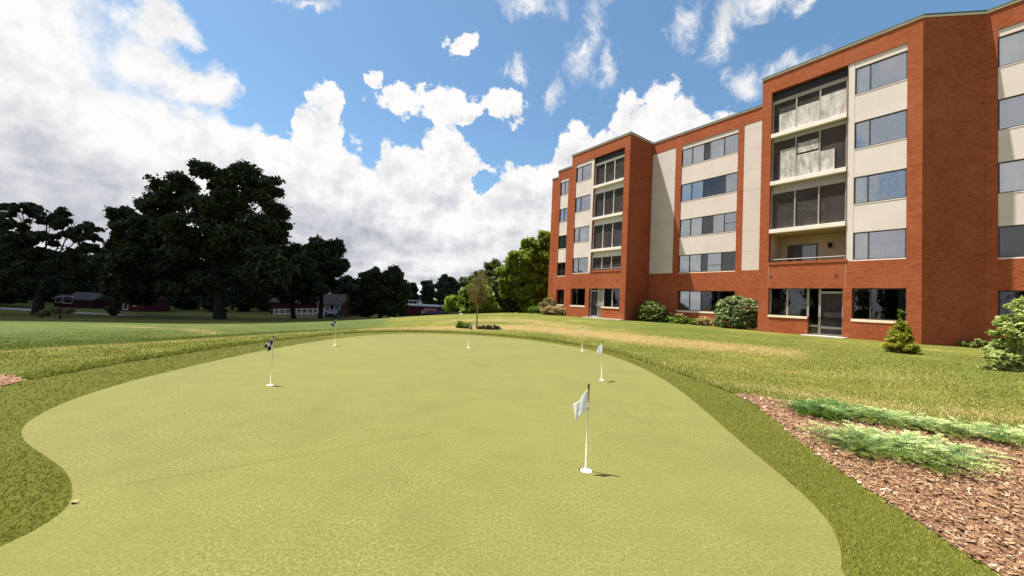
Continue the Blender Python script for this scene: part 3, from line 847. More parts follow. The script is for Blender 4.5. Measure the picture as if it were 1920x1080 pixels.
# angled return and right wing
side((0, 0), (1.70, 1.70)); 
rw_op = [(2.0, 3.9, HB, HT, REC+.05), (2.0, 3.85, GS, GL, .22)]
seg(1.70, 6.6, 1.70, ZB, TOP, rw_op); side((6.6, 1.70), (6.6, 16))
wall.quad((-27.9,16,ZB),(-27.9,16,TOP),(6.6,16,TOP),(6.6,16,ZB))
child(wall, 'wall', 'brick')
# roof deck and coping
outline = [(-27.9,16),(-27.9,S3),(-25.62,S3),(-25.62,S2),(-21.8,S2),(-21.8,0),(-15.464,0),(-15.464,S1),(-6.342,S1),(-6.342,0),(0,0),(1.7,1.7),(6.6,1.7),(6.6,16)]
child(MB().poly([(x, y, 14.6) for x, y in outline]), 'roof', 'roof gravel')
def offset(P, d):
    out = []
    n = len(P)
    for i in range(n):
        p0, p1, p2 = Vector(P[i-1]), Vector(P[i]), Vector(P[(i+1) % n])
        e1 = (p1-p0).normalized(); e2 = (p2-p1).normalized()
        n1 = Vector((e1.y, -e1.x)); n2 = Vector((e2.y, -e2.x))
        k = (n1+n2)/(1+n1.dot(n2))
        out.append(p1+k*d)
    return out
def coping(name, mat, d0, d1, z0, z1):
    A = offset(outline, d0); B = offset(outline, d1); m = MB(); n = len(A)
    for i in range(n):
        j = (i+1) % n
        m.quad((A[i].x,A[i].y,z0),(A[j].x,A[j].y,z0),(A[j].x,A[j].y,z1),(A[i].x,A[i].y,z1))
        m.quad((A[i].x,A[i].y,z1),(A[j].x,A[j].y,z1),(B[j].x,B[j].y,z1),(B[i].x,B[i].y,z1))
        m.quad((A[i].x,A[i].y,z0),(B[i].x,B[i].y,z0),(B[j].x,B[j].y,z0),(A[j].x,A[j].y,z0))
        m.quad((B[i].x,B[i].y,z0),(B[i].x,B[i].y,z1),(B[j].x,B[j].y,z1),(B[j].x,B[j].y,z0))
    child(m, name, mat)
coping('coping', 'coping metal', .035, -.30, TOP-.02, TOP+.07)
coping('roof_edge', 'coping cap', .06, -.28, TOP+.073, TOP+.125)
child(MB().quad((-29,-.0,0),(-29,0,.01),(-29,.01,.01),(-29,.01,0)), 'wall_trim', 'brick') if False else None

G_ = ['blind white', 'blind grey', 'curtain blue', 'blind dark']
# windows in the near bay column
nb = [  # blinds per floor (2nd..5th)
    dict(mull=(.30,), blinds=[(0, .30, 0, 1, 'blind white'), (.34, 1, 0, .45, 'blind grey')]),
    dict(mull=(.28,), blinds=[(0, .28, 0, 1, 'curtain blue')]),
    dict(mull=(.30,), blinds=[(0, .30, 0, 1, 'blind grey')]),
    dict(mull=(.30,), blinds=[(0, .30, 0, 1, 'blind white'), (.3, 1, .0, 1, 'blind grey')])]
for k in range(4):
    window(-2.275, -.482, WB[k], WB[k]+WH, REC, sill=.05 if k == 0 else False, sillmat='slab concrete', **nb[k])
panel_column(-2.28, -.48, REC-.03)
child(MB().box(-2.557, -2.283, REC-.035, REC+.115, HB+.003, HT-.003), 'panel_stile', 'panel', bevel=.01)
lb = [dict(mull=(.35,), blinds=[(0, .35, 0, 1, 'curtain blue')]),
      dict(mull=(.33,), blinds=[(0, 1, .6, 1, 'blind grey'), (.35, .75, 0, .6, 'blind white')]),
      dict(mull=(.35,), blinds=[(0, .35, 0, 1, 'blind grey')]),
      dict(mull=(.38,), blinds=[(0, .38, 0, 1, 'curtain blue')])]
for k in range(4):
    window(-21.245, -19.45, WB[k], WB[k]+WH, REC, sill=.05 if k == 0 else False, sillmat='slab concrete', **lb[k])
panel_column(-21.25, -19.447, REC-.03)
child(MB().box(-19.443, -19.123, REC-.035, REC+.115, HB+.003, HT-.003), 'panel_stile', 'panel', bevel=.01)
# middle bank
mids = [dict(mull=(.2, .42, .52, .77), blinds=[(0, .2, 0, 1, 'curtain blue'), (.2, .42, 0, 1, 'blind white'), (.52, .77, 0, 1, 'blind grey')], glass=['glass', 'glass', 'glass dark', 'glass', 'glass dark'], sash=[(3, .35), (4, .42)]),
        dict(mull=(.2, .42, .6, .8), blinds=[(0, .2, 0, 1, 'blind grey'), (.2, .42, 0, 1, 'blind white'), (.6, .8, 0, 1, 'blind grey')], glass=['glass', 'glass', 'glass dark', 'glass', 'glass'], sash=[(4, .45)]),
        dict(mull=(.2, .42, .8), blinds=[(0, .2, 0, 1, 'blind white'), (.2, .42, 0, 1, 'curtain blue')], glass=['glass', 'glass', 'glass dark', 'glass']),
        dict(mull=(.2, .42, .52, .77), blinds=[(0, .2, 0, 1, 'curtain blue'), (.2, .42, 0, 1, 'blind white'), (.52, .77, 0, .62, 'blind white'), (.52, .77, .63, 1, 'blind grey'), (.77, 1, 0, 1, 'blind grey')], glass=['glass', 'glass', 'glass dark', 'glass', 'glass'])]
for k in range(4):
    window(-12.935, -8.885, WB[k], WB[k]+WH, S1+REC, sill=.05 if k == 0 else False, sillmat='stone sill', **mids[k])
panel_column(-12.94, -8.88, S1+REC-.03)
window(-12.96, -8.87, GS, GL-.003, S1+.2, mull=(.21, .42, .72), blinds=[(0, .2, 0, 1, 'blind grey'), (.21, .42, 0, 1, 'blind white'), (.42, .72, 0, 1, 'blind dark')], glass=['glass', 'glass', 'glass dark', 'glass dark'], sill=.22)
for a, b in ((-8.497, -7.303), (-15.455, -13.433)):
    child(MB().box(a, b, S1+.012, S1+.06, HB+.053, HT-.003), 'wall_panel', 'panel scored')
# step window column
sb = [[(0, 1, .0, .55, 'blind grey')], [(0, 1, .1, 1, 'curtain blue')], [(0, 1, 0, 1, 'blind grey')], [(0, .6, 0, 1, 'curtain blue')]]
for k in range(4):
    window(-25.235, -24.085, WB[k], WB[k]+WH, S2+REC, mull=(.5,), blinds=sb[k], sill=.05 if k == 0 else False)
panel_column(-25.24, -24.08, S2+REC-.03)
window(-25.19, -24.11, GS, GL-.003, S2+.2, mull=(.5,), glass='glass dark', blinds=[(0, 1, 0, 1, 'blind dark')], sill=.22)
window(-21.32, -19.61, GS, GL-.003, .2, mull=(.35,), glass='glass dark', blinds=[(0, .35, .3, 1, 'blind dark')], sill=.22)
window(-2.29, -.47, GS, GL-.003, .2, mull=(.34,), glass='glass dark', blinds=[(0, .22, 0, 1, 'blind dark'), (.83, 1, 0, 1, 'curtain blue')], sill=.22)
# right wing
rb = [[(0, 1, 0, 1, 'blind dark')], [(0, .45, 0, 1, 'blind white'), (.5, 1, 0, 1, 'blind grey')], [(0, .05, 0, 1, 'blind dark')], [(0, .45, 0, 1, 'blind white')]]
for k in range(4):
    window(2.005, 3.895, WB[k], WB[k]+WH, 1.7+REC, mull=(.42,), glass=['glass dark', 'glass', 'glass', 'glass'][k], blinds=rb[k], sill=.05 if k == 0 else False, sillmat='slab concrete')
panel_column(2.0, 3.9, 1.7+REC-.03)
window(2.01, 3.84, GS, GL-.003, 1.7+.2, mull=(.42,), glass='glass dark', blinds=[(0, .3, 0, 1, 'blind grey')], sill=.22)

# balconies
SLAB = [6.0, 8.75, 11.50]
def balcony(x0, x1, floor, screened, tone, near):
    """floor 0 = second storey. recessed loggia with back wall, slab in front, screens and frame"""
    z0 = (4.35 if near else 4.39) if floor == 0 else SLAB[floor-1]+.22
    z1 = SLAB[floor] if floor < 3 else HT
    b = MB(); Y0, Y1 = .302, .302+BALD
    zf = z0 if floor else 3.45
    b.quad((x0,Y1,zf),(x1,Y1,zf),(x1,Y1,z1),(x0,Y1,z1)); b.quad((x0,Y0,zf),(x0,Y1,zf),(x0,Y1,z1),(x0,Y0,z1))
    b.quad((x1,Y0,zf),(x1,Y0,z1),(x1,Y1,z1),(x1,Y1,zf)); b.quad((x0,Y0,z1-.002),(x0,Y1,z1-.002),(x1,Y1,z1-.002),(x1,Y0,z1-.002)); b.quad((x0,Y0,zf+.002),(x1,Y0,zf+.002),(x1,Y1,zf+.002),(x0,Y1,zf+.002))
    bo = child(b, 'balcony', 'interior' if (screened and tone is None and not near) or floor == 3 else 'balcony wall')  # darker wall colour stands in for shade behind screens and on the top floor
    if floor:
        s = MB().box(x0+.002, x1-.002, -.03, .30, z0-.22, z0); child(s, 'slab', 'slab concrete', bo, bevel=.012)
    # sliding door on the back wall
    dx0, dx1 = x0+.35, x0+1.75
    d = MB().box(dx0, dx1, Y1-.07, Y1-.004, zf+.01, zf+2.05)
    do = child(d, 'sliding_door', 'frame dark', bo)
    child(MB().box(dx0+.72, dx1-.05, Y1-.085, Y1-.072, zf+.1, zf+1.98), 'door_glass', 'glass plain', bo)
    child(MB().box(dx0+.76, dx1-.09, Y1-.0718, Y1-.0705, zf+.12, zf+1.94), 'door_blind', 'blind white', bo)
    if screened:
        yf = .20
        m = MB(); zt = z1-(.50 if floor == 3 else (.28 if not near or floor == 1 else .04))
        hb = .20
        m.box(x0+.003, x1-.003, yf-.02, yf+.06, zt-hb, zt)
        if zt < z1-.1 and floor == 3: child(MB().box(x0+.004, x1-.004, yf+.01, yf+.03, zt+.001, z1-.003), 'shadow_panel', 'lamp black', bo)  # black sheet standing in for the shadow above the screen beam
        if floor < 3 and zt < z1-.1: m.box(x0+.004, x1-.004, yf+.03, yf+.05, zt+.001, z1-.003)
        zb = z0+.003 if floor else z0+.003
        m.box(x0+.003, x1-.003, yf-.01, yf+.05, zb, zb+.045)
        w = x1-x0
        fx = (.0, .345, .66, 1.0)
        for q in fx:
            c = x0+w*q; c = min(max(c, x0+.035), x1-.035)
            m.box(c-.032, c+.032, yf-.03, yf+.07, zb+.046, zt-hb-.001)
        so = child(m, 'screen_frame', 'frame bronze' if near else 'frame light', bo)
        for i in range(3):
            a, c = x0+w*fx[i]+.03, x0+w*fx[i+1]-.03
            child(MB().quad((a,yf+.02,zb+.04),(c,yf+.02,zb+.04),(c,yf+.02,zt-hb),(a,yf+.02,zt-hb)), 'insect_screen', 'insect screen', bo)
        if tone == 'boards top':
            for a, c, h0, h1 in ((x0+.33, x0+1.12, zb+.05, zb+1.10), (x0+1.18, x0+2.16, zb+.05, zb+1.20), (x0+2.21, x1-.06, zb+.05, zb+1.35)):
                child(MB().box(a, c, yf-.028, yf+.012, h0, h1), 'privacy_board', 'weathered board light', bo)
        if tone == 'boards mid':
            for a, c, h0, h1 in ((x0+.42, x0+1.12, zb+.05, zb+1.75), (x0+1.19, x0+2.16, zb+.05, zb+1.25), (x0+2.23, x1-.5, zb+.05, zb+1.15)):
                child(MB().box(a, c, yf-.028, yf+.012, h0, h1), 'privacy_board', 'weathered board', bo)
            child(MB().box(x0+1.22, x0+2.12, yf-.03, yf-.004, zb+1.35, zb+1.9), 'privacy_board', 'weathered board', bo)
    if floor == 0:
        r = MB(); zr = z0+.16
        r.tube([(x0+.02, .16, zr), (x1-.02, .16, zr)], .022, 6)
        for q in (.02, .35, .68, .985):
            c = x0+(x1-x0)*q; r.box(c-.012, c+.012, .15, .17, z0+.001, zr-.01)
        child(r, 'railing', 'frame bronze', bo)
    return bo
nbx = (-5.866, -2.564); lbx = (-19.116, -15.984)
b0 = balcony(*nbx, 0, False, None, True); balcony(*nbx, 1, True, None, True); balcony(*nbx, 2, True, 'boards mid', True); balcony(*nbx, 3, True, 'boards top', True)
for k in range(4): balcony(*lbx, k, True, None, False)
# third storey balcony behind its dark screens: railing, white shade
rr_ = MB().tube([(-5.82,.42,7.25),(-2.60,.42,7.25)], .02, 6); rr_.tube([(-5.82,.42,6.35),(-2.60,.42,6.35)], .015, 6)
for i in range(30): rr_.box(-5.80+i*.11, -5.788+i*.11, .414, .426, 6.36, 7.24)
child(rr_, 'railing', 'frame light', bld)
child(MB().box(-4.55, -3.80, 1.70, 1.72, 7.35, 7.75), 'window_shade', 'blind white', bld)
# wall lamp in the open balcony
lm = MB(); lm.tube([(-3.55,1.85,5.42),(-3.55,1.70,5.42)], .03, 8); lm.tube([(-3.55,1.68,5.20),(-3.55,1.68,5.30),(-3.55,1.68,5.42),(-3.55,1.68,5.50)], [.055,.10,.085,.02], 10)
child(lm, 'wall_lamp', 'lamp black', b0, smooth=True)
# brick ledges under the open balconies, expansion joints, drain holes
child(MB().box(-5.86, -2.50, -.03, .10, 4.21, 4.349), 'brick_ledge', 'brick')
child(MB().box(-19.16, -15.95, -.03, .10, 4.25, 4.389), 'brick_ledge', 'brick')
j = MB()
for x in (-5.86, -2.545): j.box(x-.007, x+.007, -.004, .01, GL+.02, 4.2)
child(j, 'expansion_joint', 'flag hem')
for x in (-5.73, -2.9, -18.4, -16.3):
    dr = MB(); dr.tube([(x, -.012, 3.54), (x, .03, 3.54)], .055, 10)
    child(dr, 'drain_hole', 'dark metal')
# ground floor patio fronts
def patio(x0, x1, door_side, near):
    y = .24
    if near:
        wx0, wx1, d0, d1 = x0, -4.06, -4.02, x1
        m = MB()
        for c in (wx0+.03, -5.0, -4.08): m.box(c-.045, c+.045, y-.02, y+.06, GS+.003, GL-.012)
        m.box(wx0+.002, -4.036, y-.015, y+.055, GL-.011, GL-.003)
        wf = child(m, 'window', 'frame bronze')
        for a, b in ((wx0+.07, -5.05), (-4.95, -4.13)):
            child(MB().quad((a,y+.02,GS),(b,y+.02,GS),(b,y+.02,GL-.01),(a,y+.02,GL-.01)), 'pane', 'glass dark', wf)
        child(MB().box(wx0+.1, -5.08, y+.12, y+.14, GS, GL-.55), 'blind', 'blind grey', wf)
        child(MB().box(-4.93, -4.16, y+.12, y+.14, GS, GL-.75), 'blind', 'blind grey', wf)
        child(MB().box(x0+.003, -4.037, -.04, .2, GS-.12, GS-.002), 'sill', 'stone sill', wf)
        dm = MB()
        dm.box(-3.63, -3.53, y-.04, y+.08, .44, GL-.004); dm.box(-2.70, -2.63, y-.03, y+.07, .44, GL-.004)
        dm.box(-3.529, -2.701, y-.02, y+.06, 2.62, 2.74); dm.box(-3.529, -2.701, y-.02, y+.06, .82, .94); dm.box(-3.529, -2.701, y-.02, y+.06, .45, .56)
        dm.box(-4.02, -3.631, y-.01, y+.05, .88, .97); dm.box(-4.02, -3.631, y-.01, y+.05, .45, .56)
        do = child(dm, 'door', 'frame bronze')
        child(MB().quad((-3.53,y+.03,.56),(-2.70,y+.03,.56),(-2.70,y+.03,2.62),(-3.53,y+.03,2.62)), 'door_screen', 'insect screen', do)
        child(MB().quad((-4.02,y+.03,.56),(-3.63,y+.03,.56),(-3.63,y+.03,GL),(-4.02,y+.03,GL)), 'pane', 'glass dark', do)
        child(MB().box(-2.80, -2.76, y-.07, y-.03, 1.45, 1.6), 'handle', 'dark metal', do)
        child(MB().box(-4.1, -2.4, -.9, .24, -.2, .47), 'threshold', 'concrete', do)
    else:
        d0, d1 = -19.16, -18.32
        dm = MB()
        dm.box(d0+.003, d0+.07, y-.03, y+.07, .44, GL-.004); dm.box(d1-.03, d1+.02, y-.03, y+.07, .44, GL-.004)
        dm.box(d0+.071, d1-.031, y-.02, y+.06, 2.66, 2.74); dm.box(d0+.071, d1-.031, y-.02, y+.06, .45, .60)
        do = child(dm, 'door', 'frame light')
        child(MB().box(d0+.071, d1-.031, y+.0, y+.04, .60, 2.66), 'door_leaf', 'door dark', do)
        child(MB().box(d1-.12, d1-.08, y-.05, y-.001, 1.4, 1.55), 'handle', 'frame light', do)
        child(MB().box(d1+.021, -17.81, y, y+.05, .45, GL-.004), 'side_panel', 'frame bronze', do)
        child(MB().box(d0-.2, x1+.5, -.5, .22, -.2, .47), 'threshold', 'concrete', do)
        m = MB()
        for c in (-17.77, -16.88, -16.02): m.box(c-.035, c+.035, y-.02, y+.06, GS+.003, GL-.012)
        m.box(-17.80, -15.985, y-.015, y+.055, GL-.011, GL-.003)
        wf = child(m, 'window', 'frame light')
        for a, b in ((-17.73, -16.92), (-16.84, -16.06)):
            child(MB().quad((a,y+.02,GS),(b,y+.02,GS),(b,y+.02,GL-.01),(a,y+.02,GL-.01)), 'pane', 'glass dark', wf)
        child(MB().box(-17.70, -16.95, y+.12, y+.14, GS, GL-.1), 'blind', 'blind grey', wf)
        child(MB().box(-16.32, -16.08, y+.10, y+.11, GS, GL-.35), 'blind', 'blind white', wf)
        child(MB().box(-17.797, -15.99, -.04, .2, GS-.12, GS-.002), 'sill', 'stone sill', wf)
    r = MB(); a, b, c, e, Y0, Y1 = x0, x1, .42, GL, .282, 3.4
    r.quad((a,Y1,c),(b,Y1,c),(b,Y1,e),(a,Y1,e)); r.quad((a,Y0,c),(a,Y1,c),(a,Y1,e),(a,Y0,e)); r.quad((b,Y0,c),(b,Y0,e),(b,Y1,e),(b,Y1,c)); r.quad((a,Y0,e),(a,Y1,e),(b,Y1,e),(b,Y0,e)); r.quad((a,Y0,c),(b,Y0,c),(b,Y1,c),(a,Y1,c))
    child(r, 'room', 'interior')
patio(-5.838, -2.622, 1, True); patio(-19.168, -15.982, -1, False)
# small roof-top details seen against the sky
child(MB().box(5.4, 6.4, 3.0, 4.2, 14.6, 16.2), 'roof_vent', 'brick')
# ------------------------------------------------------------------ plants
def at(px, py, Y):
    """world point at depth Y on the line of sight through a point of the photograph"""
    a, b = px-960, py-540
    c, s = math.cos(ROLL), math.sin(ROLL)
    u, v = c*a+s*b, -s*a+c*b
    c, s = math.cos(PITCH), math.sin(PITCH)
    yy = c+v/F*s; zz = s-v/F*c
    k = Y/yy
    return Vector((u/F*k, Y, EYE+zz*k))
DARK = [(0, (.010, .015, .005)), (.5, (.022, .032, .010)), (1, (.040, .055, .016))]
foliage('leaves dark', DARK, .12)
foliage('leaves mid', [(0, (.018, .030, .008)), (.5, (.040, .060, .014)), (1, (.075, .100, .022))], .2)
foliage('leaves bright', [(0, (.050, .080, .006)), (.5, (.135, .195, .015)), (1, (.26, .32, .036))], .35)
foliage('leaves wood', [(0, (.014, .022, .010)), (.5, (.028, .042, .018)), (1, (.052, .068, .030))], .1)
foliage('leaves shrub', [(0, (.030, .046, .010)), (.5, (.13, .165, .035)), (.8, (.28, .31, .085)), (1, (.45, .44, .17))], .15)
foliage('leaves bluegreen', [(0, (.030, .050, .016)), (.5, (.13, .18, .060)), (1, (.42, .46, .22))], .08)
foliage('leaves hedge', [(0, (.035, .065, .008)), (.5, (.11, .18, .020)), (1, (.25, .32, .04))], .3)
foliage('leaves pink', [(0, (.15, .12, .05)), (.45, (.40, .29, .13)), (.8, (.62, .42, .27)), (1, (.72, .55, .34))], .3)
foliage('leaves brown', [(0, (.06, .052, .025)), (.5, (.20, .155, .07)), (1, (.34, .26, .12))], .25)
foliage('leaves spruce', [(0, (.060, .075, .008)), (.5, (.25, .25, .020)), (1, (.52, .46, .05))], .3)
foliage('leaves pale', [(0, (.09, .125, .02)), (.45, (.32, .37, .10)), (.8, (.58, .60, .25)), (1, (.78, .76, .44))], .35)
foliage('leaves sapling', [(0, (.07, .055, .02)), (.5, (.17, .13, .045)), (1, (.24, .20, .06))], .25)
foliage('leaves juniper', [(0, (.040, .075, .010)), (.35, (.12, .20, .058)), (.65, (.36, .43, .14)), (1, (.78, .78, .42))], .2)
foliage('leaves juniper dark', [(0, (.022, .055, .008)), (.5, (.075, .155, .030)), (.85, (.20, .30, .07)), (1, (.45, .52, .20))], .2)

def leaf_cloud(blobs, n, size, r, sub=24, subr=(.24, .44), shell=.3, elong=1.6, up=.25, hole=0.0):
    B = np.array(blobs, float)                  # cx,cy,cz,rx,ry,rz
    w = (B[:,3]*B[:,5])**.9; w /= w.sum()
    C = []; R = []; T = []; W = []
    for b, wi in zip(B, w):
        k = max(4, int(sub*(1+.3*r.normal())))
        d = r.normal(size=(k, 3)); d /= np.linalg.norm(d, axis=1)[:,None]
        q = r.uniform(shell, 1.0, k)**.7
        c = b[:3]+d*q[:,None]*b[3:6]*.86
        rr = r.uniform(*subr, k)*min(b[3], b[5])
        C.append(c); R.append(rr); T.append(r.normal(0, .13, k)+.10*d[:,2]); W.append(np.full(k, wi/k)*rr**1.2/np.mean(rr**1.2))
    # core fill
    C = np.concatenate(C); R = np.concatenate(R); T = np.concatenate(T); W = np.concatenate(W); W /= W.sum()
    i = r.choice(len(C), n, p=W)
    d = r.normal(size=(n, 3)); d /= np.linalg.norm(d, axis=1)[:,None]
    rad = r.uniform(0, 1, n)**.34
    rad = rad*(1+.24*r.normal(0, 1, n))
    P = C[i]+d*(rad*R[i])[:,None]*np.array([1.15, 1.15, .8])
    nrm = d*.7+r.normal(size=(n, 3))*.75+np.array([0, 0, up]); nrm /= np.linalg.norm(nrm, axis=1)[:,None]
    a = np.cross(nrm, r.normal(size=(n, 3))); a /= np.linalg.norm(a, axis=1)[:,None]
    b_ = np.cross(nrm, a)
    s = size*r.lognormal(0, .3, n)
    a *= (s*.5*elong)[:,None]; b_ *= (s*.5)[:,None]
    V = np.stack([P-a, P-b_*.9+a*.1, P+a, P+b_*.9-a*.15], 1).reshape(-1, 3)
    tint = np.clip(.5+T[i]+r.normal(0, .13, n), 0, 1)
    return V, tint

def limbs(blobs, base, r0, top=.75, thin=.3, r=None):
    mb = MB()
    B = np.array(blobs, float)
    c = (B[:,:3]*(B[:,3:4]*B[:,5:6])).sum(0)/(B[:,3]*B[:,5]).sum()
    zt = B[:,2].max()
    base = Vector(base); fork = base+(Vector(c)-base)*.55; fork.z = base.z+(c[2]-base.z)*.62
    mid = base.lerp(fork, .5)+Vector((r.normal(0, .15)*r0*2, 0, 0))
    mb.tube([base-Vector((0, 0, .4)), base+Vector((0, 0, .15)), mid, fork], [r0*1.5, r0*1.1, r0*.85, r0*.65], 9)
    for b in B:
        e = Vector(b[:3]); m_ = fork.lerp(e, .5)+Vector((r.normal(0, .05)*b[3], r.normal(0, .05)*b[3], -.06*b[5]))
        rb = r0*.42*(b[3]/B[:,3].max())**.5
        mb.tube([fork-Vector((0, 0, r0*.3)), m_, e], [rb, rb*.65, rb*.3], 6)
        for _ in range(4):
            d = Vector(r.normal(size=3)).normalized(); d.z = abs(d.z)*.6
            mb.tube([m_.lerp(e, r.uniform(0, 1)), e+Vector((d.x*b[3], d.y*b[4], d.z*b[5]))*.75], [rb*.35, rb*.08], 4)
    return mb

def plant(name, label, cat, blobs, n, size, leafmat, trunk=None, barkmat='bark', seed=0, group=None, kinds=('trunk', 'crown'), **kw):
    r = np.random.default_rng(seed)
    B = np.array(blobs, float)
    if trunk is None: bx, by = B[:,0].mean(), B[:,1].mean(); tr = 0
    else: bx, by, tr = trunk
    base = Vector((bx, by, gz(bx, by)))
    o = empty(name, base); tag(o, label, cat, group)
    B[:,:3] -= np.array(base)
    if tr:
        limbs(B, (0, 0, 0), tr, r=r).build(kinds[0], MATS[barkmat], o, smooth=True)
    V, t_ = leaf_cloud(B, n, size, r, **kw)
    V[:,2] = np.maximum(V[:,2], -.25 if tr else .0)
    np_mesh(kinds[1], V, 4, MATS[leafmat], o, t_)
    return o

def pxblobs(Y, lst, depth=1.0):
    out = []
    for q in lst:
        px, py, rx, ry = q[:4]; dy = q[4] if len(q) > 4 else 0
        p = at(px, py, Y+dy); k = (Y+dy)/F*.97
        rr = (rx+ry)/2*k*depth
        out.append((p.x, p.y, p.z, rx*k, rr, ry*k))
    return out

def trunk_at(px, Y, r_):
    x = (px-960)/F*Y
    for _ in range(3):
        z = gz(x, Y)
        # py is irrelevant to first order; correct for roll
        t_ = at(px, 600, Y); x = t_.x+(z-t_.z)*math.sin(ROLL)
    return (x, Y, r_)

plant('shade_tree', 'tallest broad dark tree standing beside the white ramp railing', 'tree',
      pxblobs(45, [(332,352,40,36),(398,334,42,32),(452,338,46,36,-1),(497,368,42,46),(512,425,34,44,1),(385,405,90,60,-2),(300,395,46,32,2),(275,440,55,38,-1),(460,455,90,60),(350,480,110,55,1),(500,505,55,45,-2),(270,510,60,45),(420,535,120,38,1)]),
      80000, .29, 'leaves dark', trunk_at(412, 45, .62), 'bark dark', 21, sub=40, subr=(.16, .38), shell=.25)
plant('shade_tree', 'dark rounded tree touching the left flank of the tallest tree', 'tree',
      pxblobs(50, [(240,412,34,26),(262,440,45,36),(234,455,28,34,1),(290,470,50,44),(234,510,36,36),(255,540,60,34)]),
      40000, .34, 'leaves dark', trunk_at(212, 50, .4), 'bark dark', 22, sub=30, subr=(.22, .46), shell=.25)
plant('shade_tree', 'open crowned dark tree at the left edge with sky showing through', 'tree',
      pxblobs(40, [(40,396,34,24),(88,402,40,26,1),(135,418,42,28),(160,436,26,22,-1),(30,440,50,36),(110,462,70,36,1),(138,495,44,34),(20,505,60,50),(100,520,80,36)]),
      26000, .24, 'leaves dark', trunk_at(68, 40, .42), 'bark dark', 23, sub=22, subr=(.13, .27), shell=.35)
plant('shade_tree', 'dark tree filling the far left border behind the road', 'tree',
      pxblobs(52, [(-60,420,60,50),(-30,480,70,60),(20,520,60,40,3),(-90,520,70,50)]), 24000, .38, 'leaves dark', trunk_at(-40, 52, .4), 'bark dark', 24)
plant('shade_tree', 'leafy dark tree with a round top right of the tallest tree', 'tree',
      pxblobs(62, [(598,462,24,20),(628,470,20,22,1),(612,495,38,30),(580,480,24,24,-1),(640,500,14,18),(600,525,42,22)]),
      22000, .36, 'leaves dark', trunk_at(600, 62, .35), 'bark dark', 25, sub=26, subr=(.22, .42), shell=.25)
plant('shade_tree', 'low dark tree bridging the gap left of the round topped tree', 'tree',
      pxblobs(56, [(545,478,26,24),(560,505,38,36),(530,530,40,38),(575,545,40,24)]),
      20000, .36, 'leaves dark', trunk_at(550, 56, .35), 'bark dark', 26)
plant('shade_tree', 'dome shaped dark tree between the red barn and the flat roofed building', 'tree',
      pxblobs(60, [(705,528,38,22),(738,516,18,17,-1),(676,540,26,24),(742,545,30,26),(705,560,48,28),(685,575,34,20,1),(735,578,34,20)]),
      32000, .36, 'leaves dark', trunk_at(712, 60, .35), 'bark dark', 27, sub=30, subr=(.24, .44), shell=.25)
plant('leafy_tree', 'large bright green tree against the left end of the brick building', 'tree',
      pxblobs(47, [(1024,452,20,18,1),(998,466,26,22),(976,488,26,24,-1),(958,514,24,24),(1012,495,34,34,1),(985,535,38,34),(1015,545,30,38,1),(952,540,16,20),(1000,572,34,22)]),
      62000, .26, 'leaves bright', trunk_at(1002, 47, .35), 'bark', 28, sub=34, subr=(.2, .36), shell=.35)
plant('leafy_tree', 'small spreading yellow green tree behind the thin sapling', 'tree',
      pxblobs(42, [(862,566,26,18),(898,556,30,22),(920,572,18,18),(880,545,20,14),(848,574,16,12),(890,578,38,14)]),
      22000, .22, 'leaves bright', trunk_at(884, 42, .16), 'bark', 29, sub=30, subr=(.2, .40), shell=.25)
plant('leafy_tree', 'dark green tree standing behind the small yellow green tree', 'tree',
      pxblobs(75, [(905,522,26,20),(928,508,22,20,2),(880,534,22,18),(925,540,34,30),(895,556,34,24),(935,565,30,24)]),
      24000, .42, 'leaves mid', trunk_at(910, 75, .3), 'bark dark', 30)
plant('leafy_tree', 'dark tree filling the gap beside the bright green tree', 'tree',
      pxblobs(62, [(950,520,26,26),(940,552,30,26),(975,545,30,34),(960,575,34,16)]), 20000, .38, 'leaves dark', trunk_at(948, 62, .3), 'bark dark', 31)
# small tree on a stem in the left lawn, shrubs
plant('small_tree', 'low spreading little tree on a short stem at the left of the far lawn', 'tree',
      pxblobs(33, [(112,581,16,6),(98,583,12,5),(128,583,11,5)]), 3600, .12, 'leaves brown', trunk_at(112, 33, .07), 'bark dark', 32)
plant('shrub', 'dark low shrub left of the little stemmed tree', 'shrub', pxblobs(36, [(84,587,8,6),(76,589,8,5)]), 1400, .14, 'leaves brown', None, seed=33)
plant('shrub', 'dark rounded shrub below the red brick house', 'shrub', pxblobs(38, [(208,580,9,8),(214,586,9,6)]), 1500, .15, 'leaves dark', None, seed=34)

# far wood: every tree its own object, four shapes copied
def wood_proto(i):
    r = np.random.default_rng(100+i)
    h = 11.0; k = 7+i % 3
    bl = []
    for j in range(k):
        a = r.uniform(0, 6.28); q = r.uniform(0, 2.6)
        z = r.uniform(.30, .86)*h
        s = r.uniform(1.3, 2.2)*(1.15-abs(z/h-.5))
        bl.append((q*math.cos(a)*(1.2-z/h), q*math.sin(a)*(1.2-z/h), z, s*1.15, s*1.15, s))
    bl.append((0, 0, h*.9, 1.0, 1.0, 1.1)); bl.append((0, 0, 2.2, 2.8, 2.8, 2.2))
    o = empty('wood_tree', (0, 0, 0))
    V, t_ = leaf_cloud(bl, 8000, .50, r, sub=16, shell=.3)
    limbs(np.array(bl), (0, 0, 0), .22, r=r).build('trunk', MATS['bark dark'], o)
    np_mesh('crown', V, 4, MATS['leaves wood'], o, t_)
    return o
protos = [wood_proto(i) for i in range(4)]
def place_wood(o, x, y, s, rz, sz=1.0):
    o.location = (x, y, gz(x, y)-.2); o.scale = (s, s, s*sz); o.rotation_euler = (0, 0, rz)
    tag(o, 'dark green tree of the continuous wood closing the view beyond the houses', 'tree', 'trees of the far wood')
first = {}
rw = random.Random(5)
spots = []
